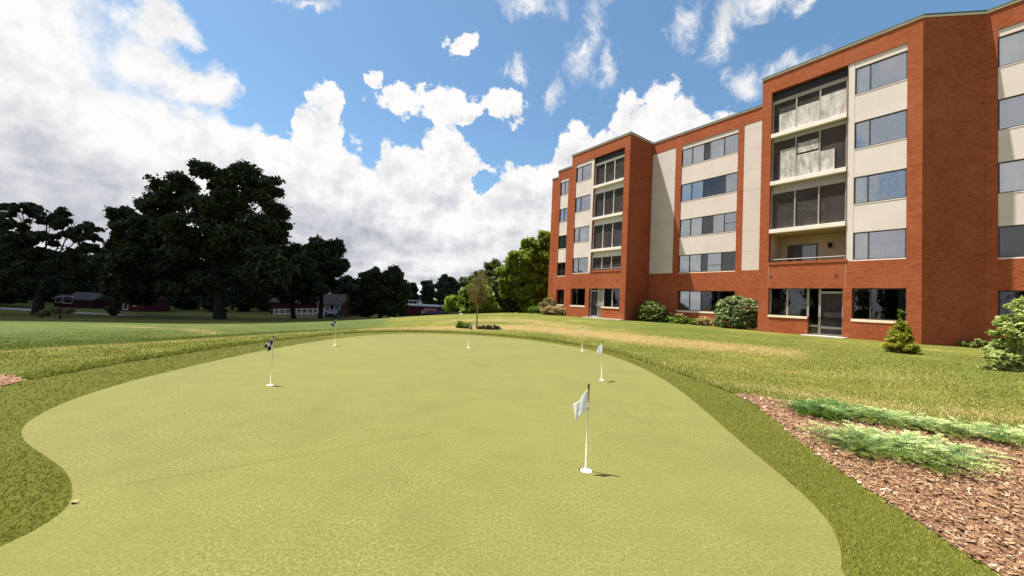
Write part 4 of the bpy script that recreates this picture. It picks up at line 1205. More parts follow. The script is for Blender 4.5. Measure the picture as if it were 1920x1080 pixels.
for row, (dist, step, h) in enumerate([(104, 7.2, .95), (122, 8.5, 1.05), (150, 9.5, 1.3)]):
    a = math.radians(-70)
    while a < math.radians(14 if row < 2 else 30):
        d = dist+rw.uniform(-5, 5); x, y = d*math.sin(a), d*math.cos(a)
        azd = math.degrees(a)
        hh = h*(.95 if azd < -38 else 1.1 if azd < -24 else .98 if azd < -7 else 1.08)*rw.uniform(.82, 1.16)
        spots.append((x, y, hh, rw.uniform(0, 6.28))); a += step/dist*rw.uniform(.8, 1.2)
# nearer fillers under the big crowns on the left
for px, Y, s in [(-20,66,.75),(40,68,.72),(100,72,.55),(150,66,.46),(190,74,.46),(250,70,.6),(300,66,.8),(350,72,.85),(400,68,.8),(450,74,.85),(500,80,.8),(540,84,.75),(575,92,.72),(640,92,.55),(668,96,.52)]:
    p = at(px, 590, Y); spots.append((p.x, Y, s, rw.uniform(0, 6.28)))
n_front = len(spots)
for k in range(16):
    a = math.radians(-82-6.2*k); d = 62+rw.uniform(-4, 6)
    spots.append((d*math.sin(a), d*math.cos(a), rw.uniform(.85, 1.15), rw.uniform(0, 6.28)))
for i, (x, y, s, rz) in enumerate(spots):
    k = i % 4
    if k not in first: o = protos[k]; first[k] = o
    else:
        src = first[k]; o = src.copy(); COL.objects.link(o)
        for ch in list(src.children):
            c = ch.copy(); COL.objects.link(c); c.parent = o
    place_wood(o, x, y, s, rz, rw.uniform(.9, 1.1))
    if i >= n_front: tag(o, 'dark green tree behind the viewer on the left, mirrored in the windows', 'tree', 'trees behind the viewer')

# foundation planting at the building (positions in building coordinates)
def bpos(x, y): return bw(x, y)
def bblobs(lst):
    out = []
    for (x, y, z, rx, ry, rz_) in lst:
        X, Y = bw(x, y); out.append((X, Y, z, rx, ry, rz_))
    return out
plant('round_shrub', 'rounded light green shrub in the corner beside the projecting brick bay', 'shrub',
      bblobs([(-14.15,1.55,1.35,.95,.95,.75),(-13.75,1.5,1.15,.8,.85,.7),(-14.5,1.6,1.1,.75,.8,.7),(-14.1,1.5,.75,1.05,1.0,.55)]), 26000, .085, 'leaves shrub', None, seed=41, sub=120, subr=(.12, .19), shell=.85, up=.6)
plant('round_shrub', 'large clipped blue green shrub dome in front of the wide ground floor window', 'shrub',
      bblobs([(-8.0,1.45,1.75,1.15,1.1,.80),(-7.45,1.4,1.6,.95,1.0,.80),(-8.5,1.45,1.6,.90,.95,.80),(-8.0,1.4,1.0,1.40,1.2,.85)]), 60000, .065, 'leaves bluegreen', None, seed=42, sub=170, subr=(.10, .16), shell=.9, up=.6)
plant('low_hedge', 'low bright green hedge between the two rounded shrubs', 'hedge',
      bblobs([(-13.3+.42*i, 1.75-.02*i, .62+.05*math.sin(i*2.1), .36, .42, .30) for i in range(7)]), 13000, .07, 'leaves hedge', None, seed=43, sub=12)
plant('flowering_plant', 'pinkish flower clump between the low hedge and the blue green dome', 'plant',
      bblobs([(-10.35,1.6,.70,.38,.4,.36),(-9.85,1.55,.66,.38,.4,.34),(-9.45,1.5,.6,.3,.35,.3)]), 5200, .07, 'leaves pink', None, seed=44)
plant('flowering_plant', 'small dusty pink flower clump behind the low hedge', 'plant',
      bblobs([(-12.9,2.3,.98,.25,.22,.2),(-12.3,2.3,1.0,.28,.22,.2)]), 1800, .07, 'leaves pink', None, seed=45)
plant('brown_shrub', 'brown leaved shrub at the left corner of the brick building', 'shrub',
      bblobs([(-25.4,1.2,1.35,.8,.7,.65),(-26.0,1.0,1.1,.7,.7,.6),(-24.9,1.2,1.0,.7,.6,.5)]), 9000, .10, 'leaves brown', None, seed=46)
plant('ornamental_grass', 'pale straw pink tufted grass along the left end of the brick wall', 'plant',
      bblobs([(-25.3,.55,.75,.42,.4,.4),(-24.6,.5,.8,.45,.4,.42),(-23.8,.5,.8,.48,.4,.42),(-23.0,.55,.78,.45,.4,.38),(-22.5,.8,.7,.35,.3,.34)]), 11000, .09, 'leaves pink', None, seed=47, elong=3.2)
plant('leafy_plant', 'small green spiky plant left of the straw coloured grass', 'plant',
      bblobs([(-26.6,.6,.75,.42,.4,.38),(-27.3,.5,.68,.4,.4,.32)]), 3600, .09, 'leaves hedge', None, seed=48, elong=3)
# dwarf conifer in the lawn
def conifer():
    x0, y0 = 13.15, 12.5; z0 = gz(x0, y0)
    bl = []
    r = np.random.default_rng(51)
    for i in range(26):
        f = i/25; z = .12+f*.90; R_ = .40*(1-f)**.8+.06
        for k in range(3 if f < .6 else 2):
            a = r.uniform(0, 6.28); bl.append((x0+R_*.6*math.cos(a), y0+R_*.6*math.sin(a), z0+z, R_*.55, R_*.55, .12))
    o = plant('dwarf_conifer', 'yellow green dwarf conifer with a thin dark leader before the brick corner', 'shrub', bl, 15000, .035, 'leaves spruce', (x0, y0, .03), 'bark', 52, sub=5, subr=(.4, .8), shell=.3, elong=2.2)
    bl2 = [(0, 0, 1.08, .07, .07, .10), (.02, 0, 1.27, .105, .105, .10), (-.02, 0, 1.38, .06, .06, .08), (.02, .0, 1.0, .08, .08, .1)]
    V, t_ = leaf_cloud(bl2, 1500, .035, r, sub=8, subr=(.4, .7), shell=.2, elong=2)
    np_mesh('leader', V, 4, MATS['leaves hedge'], o, t_*.6)
conifer()
# big pale leaved bush at the right edge, with a lower one beside it
plant('pale_bush', 'tall pale yellow green bush cut by the right edge of the view', 'shrub',
      pxblobs(9.6, [(1925,585,34,28),(1905,625,38,24),(1950,640,50,50,.3),(1890,655,42,22),(1925,680,50,22,-.1),(1868,672,28,14),(1900,690,40,12),(1862,686,26,9),(1940,695,40,12),(1960,590,45,45,.4),(1890,605,20,16,.2)], .9),
      19000, .062, 'leaves pale', None, seed=61, sub=22, subr=(.16, .30), shell=.6, elong=1.7, up=.9)
plant('pale_bush', 'low pink tipped bush at the foot of the shaded brick wall', 'shrub',
      bblobs([(2.1,.75,.62,.45,.4,.26),(1.6,.85,.60,.4,.38,.22),(2.7,.6,.78,.5,.45,.36),(1.2,.9,.55,.3,.3,.16)]), 7000, .055, 'leaves shrub', None, seed=62, sub=14)
for (x, y, s) in ((1.15, .75, .5), (1.75, .7, .72)): pass

# thin sapling with its ring of plants
def sapling():
    x, y = -1.72, 19.0; z = gz(x, y)
    r = np.random.default_rng(71)
    o = empty('sapling', (x, y, z)); tag(o, 'thin young tree with brownish upright twigs behind the far checkered flag', 'tree')
    mb = MB(); mb.tube([(0,0,-.1),(.01,0,.7),(-.01,.01,1.4),(.01,0,2.4),(0,0,2.85)], [.045,.035,.03,.015,.006], 7)
    V = []; T = []
    for i in range(110):
        z0_ = r.uniform(.95, 2.4); a = r.uniform(0, 6.28); L = r.uniform(.45, .95)*(1.12-(z0_-.9)/2.6)
        sp = r.uniform(.22, .62)
        p0 = Vector((0, 0, z0_)); p1 = p0+Vector((math.cos(a)*L*sp*1.15, math.sin(a)*L*sp*1.15, L*.5)); p2 = p0+Vector((math.cos(a)*L*sp*1.5, math.sin(a)*L*sp*1.5, L*1.05))
        mb.tube([p0, p1, p2], [.011, .008, .003], 4)
        for k in range(34):
            f = r.uniform(.1, 1.05); q = p0.lerp(p1, f*2) if f < .5 else p1.lerp(p2, f*2-1)
            q = q+Vector(r.normal(0, .03, 3)); s = r.uniform(.02, .05)
            u = Vector(r.normal(size=3)).normalized()*s; v = u.cross(Vector(r.normal(size=3))).normalized()*s*.5
            V += [tuple(q-u), tuple(q-v), tuple(q+u), tuple(q+v)]; T.append(r.uniform(0, 1))
    mb.build('trunk', MATS['twig'], o)
    np_mesh('foliage', np.array(V), 4, MATS['leaves sapling'], o, T)
    bl = [(x-.55,y-.2,z+.12,.30,.25,.18),(x-.85,y-.1,z+.14,.22,.2,.2)]
    plant('ground_plant', 'green tuft left of the sapling trunk', 'plant', bl, 2200, .05, 'leaves hedge', None, seed=72)
    bl = [(x+.5,y-.3,z+.09,.32,.25,.12),(x+.95,y-.4,z+.08,.35,.25,.11),(x+.15,y-.4,z+.07,.25,.2,.10)]
    plant('ground_plant', 'brownish low plants right of the sapling trunk', 'plant', bl, 2600, .05, 'leaves brown', None, seed=73)
sapling()

# creeping junipers in the mulch bed
def juniper(label, pts, n, mat, seed, L=(.22, .5), rise=.13):
    r = np.random.default_rng(seed)
    C = np.array(pts)                              # x,y,radius
    w = C[:,2]**2; w /= w.sum(); i = r.choice(len(C), n, p=w)
    a = r.uniform(0, 6.28, n); q = np.sqrt(r.uniform(0, 1, n))
    bx = C[i,0]+np.cos(a)*q*C[i,2]*.75; by = C[i,1]+np.sin(a)*q*C[i,2]*.62
    cx, cy = C[:,0].mean(), C[:,1].mean()
    root = empty('creeping_juniper', (cx, cy, gz(cx, cy))); tag(root, label, 'shrub')
    g0 = gz(cx, cy)
    head = np.arctan2(by-C[i,1], bx-C[i,0])+r.normal(0, .7, n)
    ln = r.uniform(*L, n); rs = r.uniform(.35, 1.1, n)*rise
    V = []; T = []
    st = MB()
    for k in range(n):
        hx, hy = math.cos(head[k]), math.sin(head[k])
        zb = .03+rise*.45*(1-q[k])*r.uniform(.4, 1.2)
        m = 15
        f = np.linspace(.05, 1, m)
        X = bx[k]+hx*ln[k]*f; Y = by[k]+hy*ln[k]*f; Z = zb+rs[k]*np.sin(f*1.9)*1.0
        if k % 6 == 0:
            st.tube([(bx[k]-cx-hx*.05, by[k]-cy-hy*.05, .02), (X[7]-cx, Y[7]-cy, Z[7]-.006), (X[-1]-cx, Y[-1]-cy, Z[-1])], [.006, .004, .002], 4)
        for sgn in (-1, 1):
            for rep in range(2):
                wl = (.05*(1-f*.75)+.010)*r.uniform(.6, 1.3, m)
                dx = hx*.03*r.uniform(.5, 1.5, m)+(-hy)*sgn*wl; dy = hy*.03*r.uniform(.5, 1.5, m)+hx*sgn*wl; dz = r.uniform(-.004, .028, m)
                P = np.stack([X, Y, Z], 1); D_ = np.stack([dx, dy, dz], 1)
                N_ = np.stack([hx*np.ones(m)*.006, hy*np.ones(m)*.006, r.uniform(.002, .007, m)], 1)
                V.append(np.stack([P-N_*.6, P+N_, P+D_], 1).reshape(-1, 3))
                T.append(np.clip(.22+f**2.0*.72*r.uniform(.5, 1.2)+r.normal(0, .08, m)+(zb-.05)*.6, 0, 1))
    V = np.concatenate(V); V[:,0] -= cx; V[:,1] -= cy
    np_mesh('needles', V, 3, MATS[mat], root, np.concatenate(T))
    st.build('stems', MATS['bark'], root)
juniper('dark green creeping juniper at the tip of the mulch bed', [(4.50,5.42,.24),(4.80,5.55,.28),(5.12,5.62,.26),(4.50,5.22,.14)], 210, 'leaves juniper dark', 81, (.2, .42), .10)
juniper('pale tipped blue green juniper spreading lowest and nearest in the mulch bed', [(3.92,4.12,.24),(4.2,4.15,.28),(4.52,4.05,.28),(3.8,3.95,.16),(4.25,3.85,.22)], 270, 'leaves juniper', 82, (.24, .5), .11)
juniper('silvery green juniper along the upper edge of the mulch bed', [(5.55,4.86,.22),(5.95,4.72,.26),(6.4,4.56,.28),(6.95,4.35,.28)], 250, 'leaves juniper', 83, (.24, .5), .10)
juniper('thin straggling juniper between the dark one and the silvery one', [(5.1,5.2,.2),(5.4,5.15,.2)], 110, 'leaves juniper', 84, (.25, .5), .10)

# plants kept on the third storey balcony
def potted(x, label, seed, mat):
    X, Y = bw(x, .95); z = 6.225
    o = empty('potted_plant', (X, Y, z)); tag(o, label, 'plant')
    MB().tube([(0,0,0),(0,0,.30),(0,0,.32)], [.13,.18,.185], 12).build('pot', MATS['cream wall'], o)
    V, t_ = leaf_cloud([(0,0,.55,.26,.26,.24),(.12,0,.75,.18,.18,.18)], 1200, .07, np.random.default_rng(seed))
    np_mesh('foliage', V, 4, MATS[mat], o, t_)
potted(-4.45, 'bushy potted plant behind the left half of the third storey balcony screen', 201, 'leaves pale')
potted(-3.75, 'potted plant beside the balcony mullion on the third storey', 202, 'leaves shrub')
# ------------------------------------------------------------------ golf hole flags
def flag(x, y, style, hem_top, hem_bot, fly, seed, label, H=.76, twist=0.0):
    """fly: vector from the hem to the free edge (x,y,z); cloth droops along it"""
    r = np.random.default_rng(seed)
    o = empty('golf_flag', (x, y, 0)); tag(o, label, 'golf flag', 'flags on the putting green')
    MB().tube([(0,0,-.02),(0,0,H-.03)], .0062, 10).build('pole', MATS['pole cream'], o, smooth=True)
    f = MB().tube([(0,0,H-.035),(0,0,H-.012),(0,0,H)], [.009,.009,.006], 10)
    for s in (-1, 1): f.tube([(0,0,H-.008),(s*.016,0,H+.006)], .003, 6)
    f.build('finial', MATS['finial black'], o)
    if style == 'white':
        MB().tube([(0,0,hem_bot),(0,0,hem_top)], .0095, 10).build('flag_sleeve', MATS['flag hem'], o, smooth=True)  # tan colour stands in for shade on the back of the hem
    # cloth surface
    nu, nv = 22, 16
    F_ = Vector(fly); side_ = Vector((-F_.y, F_.x, 0)).normalized() if (F_.x or F_.y) else Vector((0, 1, 0))
    me = bpy.data.meshes.new('cloth'); V = []; Q = []; UV = []
    for j in range(nv+1):
        for i in range(nu+1):
            u, v = i/nu, j/nv
            hz = hem_bot+(hem_top-hem_bot)*v
            p = Vector((0, 0, hz))+F_*u
            p += Vector((0, 0, 1))*(.045*u*(1-v))
            w = .016*math.sin(u*7.5+v*2.2+seed)*u**.6+.007*math.sin(u*13-v*3+seed*2)*u
            p += side_*(w+twist*u*(v-.5)*.12)
            p += Vector((F_.x, F_.y, 0))*(.10*(v-.5)*u)
            V.append(tuple(p)); UV.append((u, v))
    for j in range(nv):
        for i in range(nu):
            a = j*(nu+1)+i; Q.append((a, a+1, a+nu+2, a+nu+1))
    me.from_pydata(V, [], Q); uvl = me.uv_layers.new(name='UVMap')
    for lp in me.loops: uvl.data[lp.index].uv = UV[lp.vertex_index]
    for p in me.polygons: p.use_smooth = True
    me.materials.append(MATS['flag white' if style == 'white' else 'flag checker'])
    c = bpy.data.objects.new('flag_cloth', me); COL.objects.link(c); c.parent = o
    md = c.modifiers.new('thick', 'SOLIDIFY'); md.thickness = .0016; md.offset = 0
    if style == 'white' and seed == 1:
        # small faint printed mark in the middle of the cloth (both pieces lie on the cloth surface)
        mk = MB()
        def surf(u, v):
            hz = hem_bot+(hem_top-hem_bot)*v; p = Vector((0,0,hz))+F_*u
            p += Vector((0,0,1))*(.045*u*(1-v))
            w = .016*math.sin(u*7.5+v*2.2+seed)*u**.6+.007*math.sin(u*13-v*3+seed*2)*u
            p += side_*(w+twist*u*(v-.5)*.12); p += Vector((F_.x, F_.y, 0))*(.10*(v-.5)*u)
            return p
        def stroke(pts, wd):
            for (u0, v0), (u1, v1) in zip(pts[:-1], pts[1:]):
                d = Vector((u1-u0, v1-v0)).normalized(); nn = Vector((-d.y, d.x))*wd
                for sg in (-1, 1):
                    q = [surf(u0+nn.x, v0+nn.y)+side_*.0025*sg, surf(u1+nn.x, v1+nn.y)+side_*.0025*sg, surf(u1-nn.x, v1-nn.y)+side_*.0025*sg, surf(u0-nn.x, v0-nn.y)+side_*.0025*sg]
                    mk.quad(*[tuple(t_) for t_ in q])
        stroke([(.78,.50),(.70,.40),(.60,.38),(.50,.46)], .012)
        stroke([(.62,.46),(.56,.36)], .012)
        stroke([(.14,.40),(.06,.42)], .010)
        mk.build('printed_mark', MATS['flag mark'], o)
    # white cup liner set a little below the turf
    cp = MB(); k = 28; ox, oy = .004, -.009
    for i in range(k):
        a, b = 2*math.pi*i/k, 2*math.pi*(i+1)/k; R_ = .050
        P0 = (ox+R_*math.cos(a), oy+R_*math.sin(a)); P1 = (ox+R_*math.cos(b), oy+R_*math.sin(b))
        cp.tri((0,0,.008),(P0[0],P0[1],.004),(P1[0],P1[1],.004)); cp.quad((P0[0],P0[1],-.012),(P1[0],P1[1],-.012),(P1[0],P1[1],.004),(P0[0],P0[1],.004))
    cu = cp.build('cup', MATS['cup white'], o)
    w = MB(); w.poly([(.0585*math.cos(2*math.pi*i/k), .0585*math.sin(2*math.pi*i/k), -.02) for i in range(k)])
    for i in range(k):
        a, b = 2*math.pi*i/k, 2*math.pi*(i+1)/k; R_ = .0585
        w.quad((R_*math.cos(a),R_*math.sin(a),-.05),(R_*math.cos(b),R_*math.sin(b),-.05),(R_*math.cos(b),R_*math.sin(b),.0015),(R_*math.cos(a),R_*math.sin(a),.0015))
    w.build('cup_wall', MATS['finial black'], o)  # black colour stands in for the shade inside the hole
    fer = MB().tube([(0,0,.002),(0,0,.016),(0,0,.024)], [.016,.014,.008], 12); fer.build('ferrule', MATS['cup white'], o, smooth=True)
    return o
flag(.73, 3.36, 'white', .725, .545, (-.125, -.025, -.150), 1, 'white flag with faint grey mark on the nearest pole')
flag(-3.69, 5.83, 'checker', .735, .565, (-.135, .02, -.115), 2, 'black and white checkered flag on the leftmost near pole', twist=.5)
flag(1.86, 7.43, 'white', .725, .545, (-.135, -.16, -.085), 3, 'plain white flag halfway along the right side of the green')
flag(-4.92, 10.51, 'checker', .735, .565, (-.10, -.10, -.10), 4, 'checkered flag on the far left before the red barn', twist=.6)
flag(-1.25, 11.38, 'checker', .735, .565, (.10, .08, -.05), 5, 'checkered flag on the far rim just left of the sapling', twist=.4)
flag(2.32, 11.89, 'white', .725, .57, (-.06, -.16, -.04), 6, 'small distant white flag against the dry tan grass')

# dry leaves and specks lying on the turf
rl = random.Random(9)
def dead_leaf(x, y, s, label, z=.004):
    o = MB(); a = rl.uniform(0, 6.28); pts = []
    for k in range(9):
        t_ = k/8; w_ = math.sin(math.pi*t_)*s*.28; pts.append((t_*s-s/2, w_, .012*s/.05*math.sin(t_*3)))
    for k in range(8):
        p, q = pts[k], pts[k+1]
        o.quad((p[0],-p[1],p[2]),(q[0],-q[1],q[2]),(q[0],0,q[2]+.3*s*.05),(p[0],0,p[2]+.3*s*.05)); o.quad((p[0],0,p[2]+.3*s*.05),(q[0],0,q[2]+.3*s*.05),(q[0],q[1],q[2]),(p[0],p[1],p[2]))
    ob = o.build('dead_leaf', MATS['dead leaf']); ob.location = (x, y, z); ob.rotation_euler = (0, 0, a); return ob
tag(dead_leaf(-2.84, 2.52, .06, ''), 'dry leaf lying on the left edge of the putting green', 'leaf')
for i in range(14):
    x, y = rl.uniform(-4, 2.2), rl.uniform(2.4, 9)
    tag(dead_leaf(x, y, rl.uniform(.012, .024), ''), 'tiny dry leaf fragment lying on the open turf of the green', 'leaf', 'leaf fragments on the green')
rk = MB()
def rock(x, y, s, label):
    r = np.random.default_rng(77); m = MB(); n = 9; rings = []
    for j in range(5):
        ph = math.pi*j/4; ring = []
        for k in range(n):
            th = 2*math.pi*k/n; q = s*(1+.18*r.normal()*.6)
            ring.append((q*math.sin(ph)*math.cos(th), q*math.sin(ph)*math.sin(th)*.8, q*.6*math.cos(ph)))
        rings.append(ring)
    for j in range(4):
        for k in range(n): m.quad(rings[j][k], rings[j+1][k], rings[j+1][(k+1) % n], rings[j][(k+1) % n])
    o = m.build('rock', MATS['rock'], smooth=True); o.location = (x, y, gz(x, y)+s*.3); tag(o, label, 'rock')
p = at(865, 592, 44); rock(p.x, 44, .35, 'pale rounded rock lying below the small yellow green tree')

# ------------------------------------------------------------------ red barn with white ramp
def barn():
    Y = 70.0
    p0 = at(500, 598, Y); p1 = at(637, 597, Y)
    zb = gz((p0.x+p1.x)/2, Y)
    o = empty('red_barn', (p1.x, Y, zb), math.radians(-4)); tag(o, 'red wooden house with grey shingle roof and white trimmed windows', 'house')
    Lh = p1.x-p0.x; H = 2.35; Dp = 6.0
    w = MB().box(-Lh, 0, 0, Dp, -.6, H)
    w.poly([(-.0,0,H),(-.0,Dp,H),(-.0,Dp/2,H+1.75)]); w.poly([(-Lh,Dp,H),(-Lh,0,H),(-Lh,Dp/2,H+1.75)])
    w.build('wall', MATS['barn red'], o)
    r = MB(); e = .35
    for s in (0, 1):
        y0, y1 = (-e, Dp/2) if s == 0 else (Dp+e, Dp/2)
        z0 = H-e*1.75/(Dp/2)
        a = [(-Lh-e,y0,z0),(e,y0,z0),(e,y1,H+1.8),(-Lh-e,y1,H+1.8)]
        b = [(q[0],q[1],q[2]+.14) for q in a]
        r.quad(*a); r.quad(*b)
        for i in range(4): j_ = (i+1) % 4; r.quad(a[i], a[j_], b[j_], b[i])
    r.build('roof', MATS['shingle'], o)
    k = Y/F
    def win(cx, w_, z0, z1):
        m = MB(); t_ = .15
        m.box(cx-w_/2, cx+w_/2, -.09, -.01, z1-t_, z1); m.box(cx-w_/2, cx+w_/2, -.09, -.01, z0, z0+t_); m.box(cx-w_/2, cx-w_/2+t_, -.088, -.012, z0+t_, z1-t_); m.box(cx+w_/2-t_, cx+w_/2, -.088, -.012, z0+t_, z1-t_)
        f = m.build('window', MATS['white paint'], o)
        MB().box(cx-w_/2+t_, cx+w_/2-t_, -.05, -.012, z0+t_, z1-t_).build('pane', MATS['car glass'], f)
        mm = MB().box(cx-.02, cx+.02, -.07, -.052, z0+t_, z1-t_); mm.box(cx-w_/2+t_, cx+w_/2-t_, -.0715, -.0525, (z0+z1)/2-.02, (z0+z1)/2+.02); mm.build('muntin', MATS['white paint'], f)
    win(-.65, 1.15, .95, 2.2); win(-2.55, 1.1, .95, 2.2)
    d = MB(); cx = -3.95; d.box(cx-.55, cx-.45, -.09, -.01, .25, 2.3); d.box(cx+.45, cx+.55, -.09, -.01, .25, 2.3); d.box(cx-.449, cx+.449, -.09, -.01, 2.2, 2.3); d.box(cx-.449, cx+.449, -.06, -.012, .25, 1.2)
    do = d.build('door', MATS['white paint'], o); MB().box(cx-.44, cx+.44, -.05, -.012, 1.2, 2.2).build('pane', MATS['glass plain'], do)
    # ramp with railing, its own thing
    rp = empty('wheelchair_ramp', (p0.x, Y-1.6, zb)); tag(rp, 'long white railed ramp rising to the door of the red house', 'ramp')
    q0 = at(513, 596, Y-1.6).x-p0.x; q1 = at(608, 590, Y-1.6).x-p0.x
    n = 9; deck = MB(); rail = MB()
    z0, z1 = .05, .62
    def zz(x): return z0+(z1-z0)*(x-q0)/(q1-q0)
    deck.poly([(q0,0,zz(q0)),(q1,0,zz(q1)),(q1,1.3,zz(q1)),(q0,1.3,zz(q0))]); deck.poly([(q0,0,-.3),(q1,0,-.3),(q1,0,zz(q1)),(q0,0,zz(q0))])
    deck.build('deck', MATS['concrete'], rp)
    def beam(m, x0, x1, h, t_, y=0):
        m.quad((x0,y,zz(x0)+h),(x1,y,zz(x1)+h),(x1,y,zz(x1)+h+t_),(x0,y,zz(x0)+h+t_)); m.quad((x0,y,zz(x0)+h+t_),(x1,y,zz(x1)+h+t_),(x1,y+.06,zz(x1)+h+t_),(x0,y+.06,zz(x0)+h+t_)); m.quad((x0,y+.06,zz(x0)+h),(x0,y+.06,zz(x0)+h+t_),(x1,y+.06,zz(x1)+h+t_),(x1,y+.06,zz(x1)+h))
    for i in range(n+1):
        x = q0+(q1-q0)*i/n
        MB().box(x-.07, x+.07, -.10, .02, zz(x)-.35, zz(x)+.98).build('post', MATS['white paint'], rp)
        if i < n:
            xx = q0+(q1-q0)*(i+1)/n
            m = MB(); beam(m, x+.07, xx-.07, .78, .16, -.08); beam(m, x+.07, xx-.07, .0, .22, -.08); beam(m, x+.07, xx-.07, .42, .05, -.07)
            m.build('rail', MATS['white paint'], rp)
barn()
# parked car in front of the barn
def car(name, x, y, rz, label, body, roof=None, L=4.4, group=None, h=1.45):
    z = gz(x, y)
    o = empty(name, (x, y, z), rz); tag(o, label, 'car', group)
    prof = [(-L/2,.45),(-L/2+.05,.75),(-L/2+.9,.92),(-L/2+1.55,h-.02),(L/2-1.35,h),(L/2-.45,1.0),(L/2-.05,.9),(L/2,.45),(L/2-.1,.28),(-L/2+.1,.28)]
    m = MB(); W = .86
    for (a, b), (c, d) in zip(prof, prof[1:]+prof[:1]):
        ta = .12*max(0, (b-.9))/.5; tc = .12*max(0, (d-.9))/.5
        m.quad((a,-W+ta,b),(c,-W+tc,d),(c,W-tc,d),(a,W-ta,b))
    for s in (-1, 1):
        m.poly([(a, s*(W-.12*max(0, (b-.9))/.5), b) for a, b in (prof if s < 0 else prof[::-1])])
    m.build('body', MATS[body], o)
    if roof: MB().box(-L/2+1.6, L/2-1.4, -W+.14, W-.14, h+.003, h+.04).build('roof', MATS[roof], o)
    for s in (-1, 1):
        MB().poly([(-L/2+1.05, s*(W+.002), .93), (-L/2+1.65, s*(W-.10), h-.09), (L/2-1.4, s*(W-.10), h-.09), (L/2-.7, s*(W+.002), .98)]).build('side_window', MATS['car glass'], o)
        MB().quad((L/2+.003, s*.55-.15, .6), (L/2+.003, s*.55+.15, .6), (L/2+.0-.02, s*.55+.15, .75), (L/2-.02, s*.55-.15, .75)).build('headlight', MATS['car paint pale'], o)
    for cx in (-L/2+.8, L/2-.85):
        for s in (-1, 1):
            wm = MB().tube([(cx, s*(W-.2), .31), (cx, s*(W+.01), .31)], .31, 14).build('wheel', MATS['rubber'], o)
            MB().tube([(cx, s*(W+.0), .31), (cx, s*(W+.02), .31)], .17, 10).build('rim', MATS['car paint pale'], wm)
    return o
p = at(629, 597, 66); car('parked_car', p.x, 66, math.radians(-84), 'dark parked car standing before the red house windows', 'car paint dark', None)
# cream shed glimpsed between trees right of the barn
def shed(name, px0, px1, py0, py1, Y, label, wall_m, roof_m, flat=False, windows=(), cat='house', dep=4.5, rz=0, rooflift=1.1):
    a = at(px0, py1, Y); b = at(px1, py1, Y); t_ = at((px0+px1)/2, py0, Y)
    zb = gz((a.x+b.x)/2, Y); w = b.x-a.x; H = t_.z-zb
    o = empty(name, ((a.x+b.x)/2, Y, zb), rz); tag(o, label, cat)
    m = MB().box(-w/2, w/2, 0, dep, -.6, H); m.build('wall', MATS[wall_m], o)
    if flat:
        MB().box(-w/2-.3, w/2+.3, -.3, dep+.3, H+.002, H+.32).build('roof', MATS[roof_m], o)
    else:
        r = MB(); e = .3
        for s in (0, 1):
            y0, y1 = (-e, dep/2) if s == 0 else (dep+e, dep/2)
            A = [(-w/2-e,y0,H-.05),(w/2+e,y0,H-.05),(w/2+e,y1,H+rooflift),(-w/2-e,y1,H+rooflift)]; B_ = [(q[0],q[1],q[2]+.15) for q in A]
            r.quad(*A); r.quad(*B_)
            for i in range(4): j_ = (i+1) % 4; r.quad(A[i], A[j_], B_[j_], B_[i])
        r.poly([(w/2,0,H),(w/2,dep,H),(w/2,dep/2,H+rooflift)]); r.poly([(-w/2,dep,H),(-w/2,0,H),(-w/2,dep/2,H+rooflift)])
        r.build('roof', MATS[roof_m], o)
    for (f, ww, z0, z1) in windows:
        cx = -w/2+w*f
        f_ = MB(); t2 = .09
        f_.box(cx-ww/2, cx+ww/2, -.07, -.01, z1-t2, z1); f_.box(cx-ww/2, cx+ww/2, -.07, -.01, z0, z0+t2); f_.box(cx-ww/2, cx-ww/2+t2, -.068, -.012, z0+t2, z1-t2); f_.box(cx+ww/2-t2, cx+ww/2, -.068, -.012, z0+t2, z1-t2)
        wo = f_.build('window', MATS['white paint'], o)
        MB().box(cx-ww/2+t2, cx+ww/2-t2, -.04, -.012, z0+t2, z1-t2).build('pane', MATS['car glass'], wo)
    return o, w, H
shed('small_house', 640, 676, 581, 597, 80, 'low cream walled house half hidden right of the red house', 'cream wall', 'shingle', windows=[(.3, 1.0, .6, 1.4), (.75, .9, .6, 1.4)])
o, w, H = shed('flat_roofed_building', 755, 818, 574, 597, 86, 'low red walled building with a thick white flat roof', 'barn red', 'roof white', True, windows=[], cat='building', dep=8)
MB().box(w*.12, w*.5-.02, -.08, -.01, .3, H-.35).build('pink_wall', MATS['barn pink'], o)
MB().box(w*.06, w*.10, -.10, -.01, .2, H-1.0).build('door', MATS['white paint'], o)
rr = MB()
for i, x in enumerate(np.linspace(-w*.5+.2, -w*.02, 5)): rr.box(x-.04, x+.04, .6, .68, H+.33, H+1.15)
rr.box(-w*.5, w*.02, .55, .7, H+1.151, H+1.32); rr.box(-w*.1, w*.02, .72, 1.4, H+.33, H+.9)
rr.build('roof_railing', MATS['roof white'], o)
MB().tube([(-w*.06, 1.0, H+.9), (-w*.06, 1.0, H+2.0)], .05, 6).build('vent_pipe', MATS['roof white'], o)
for px, Y, lab, bd in [(808, 80, 'dark red parked car in front of the pink wall panel', 'barn red'), (826, 82, 'dark parked car right of the flat roofed building', 'car paint dark')]:
    p = at(px, 594, Y); car('parked_car', p.x, Y, math.radians(6), lab, bd, None)
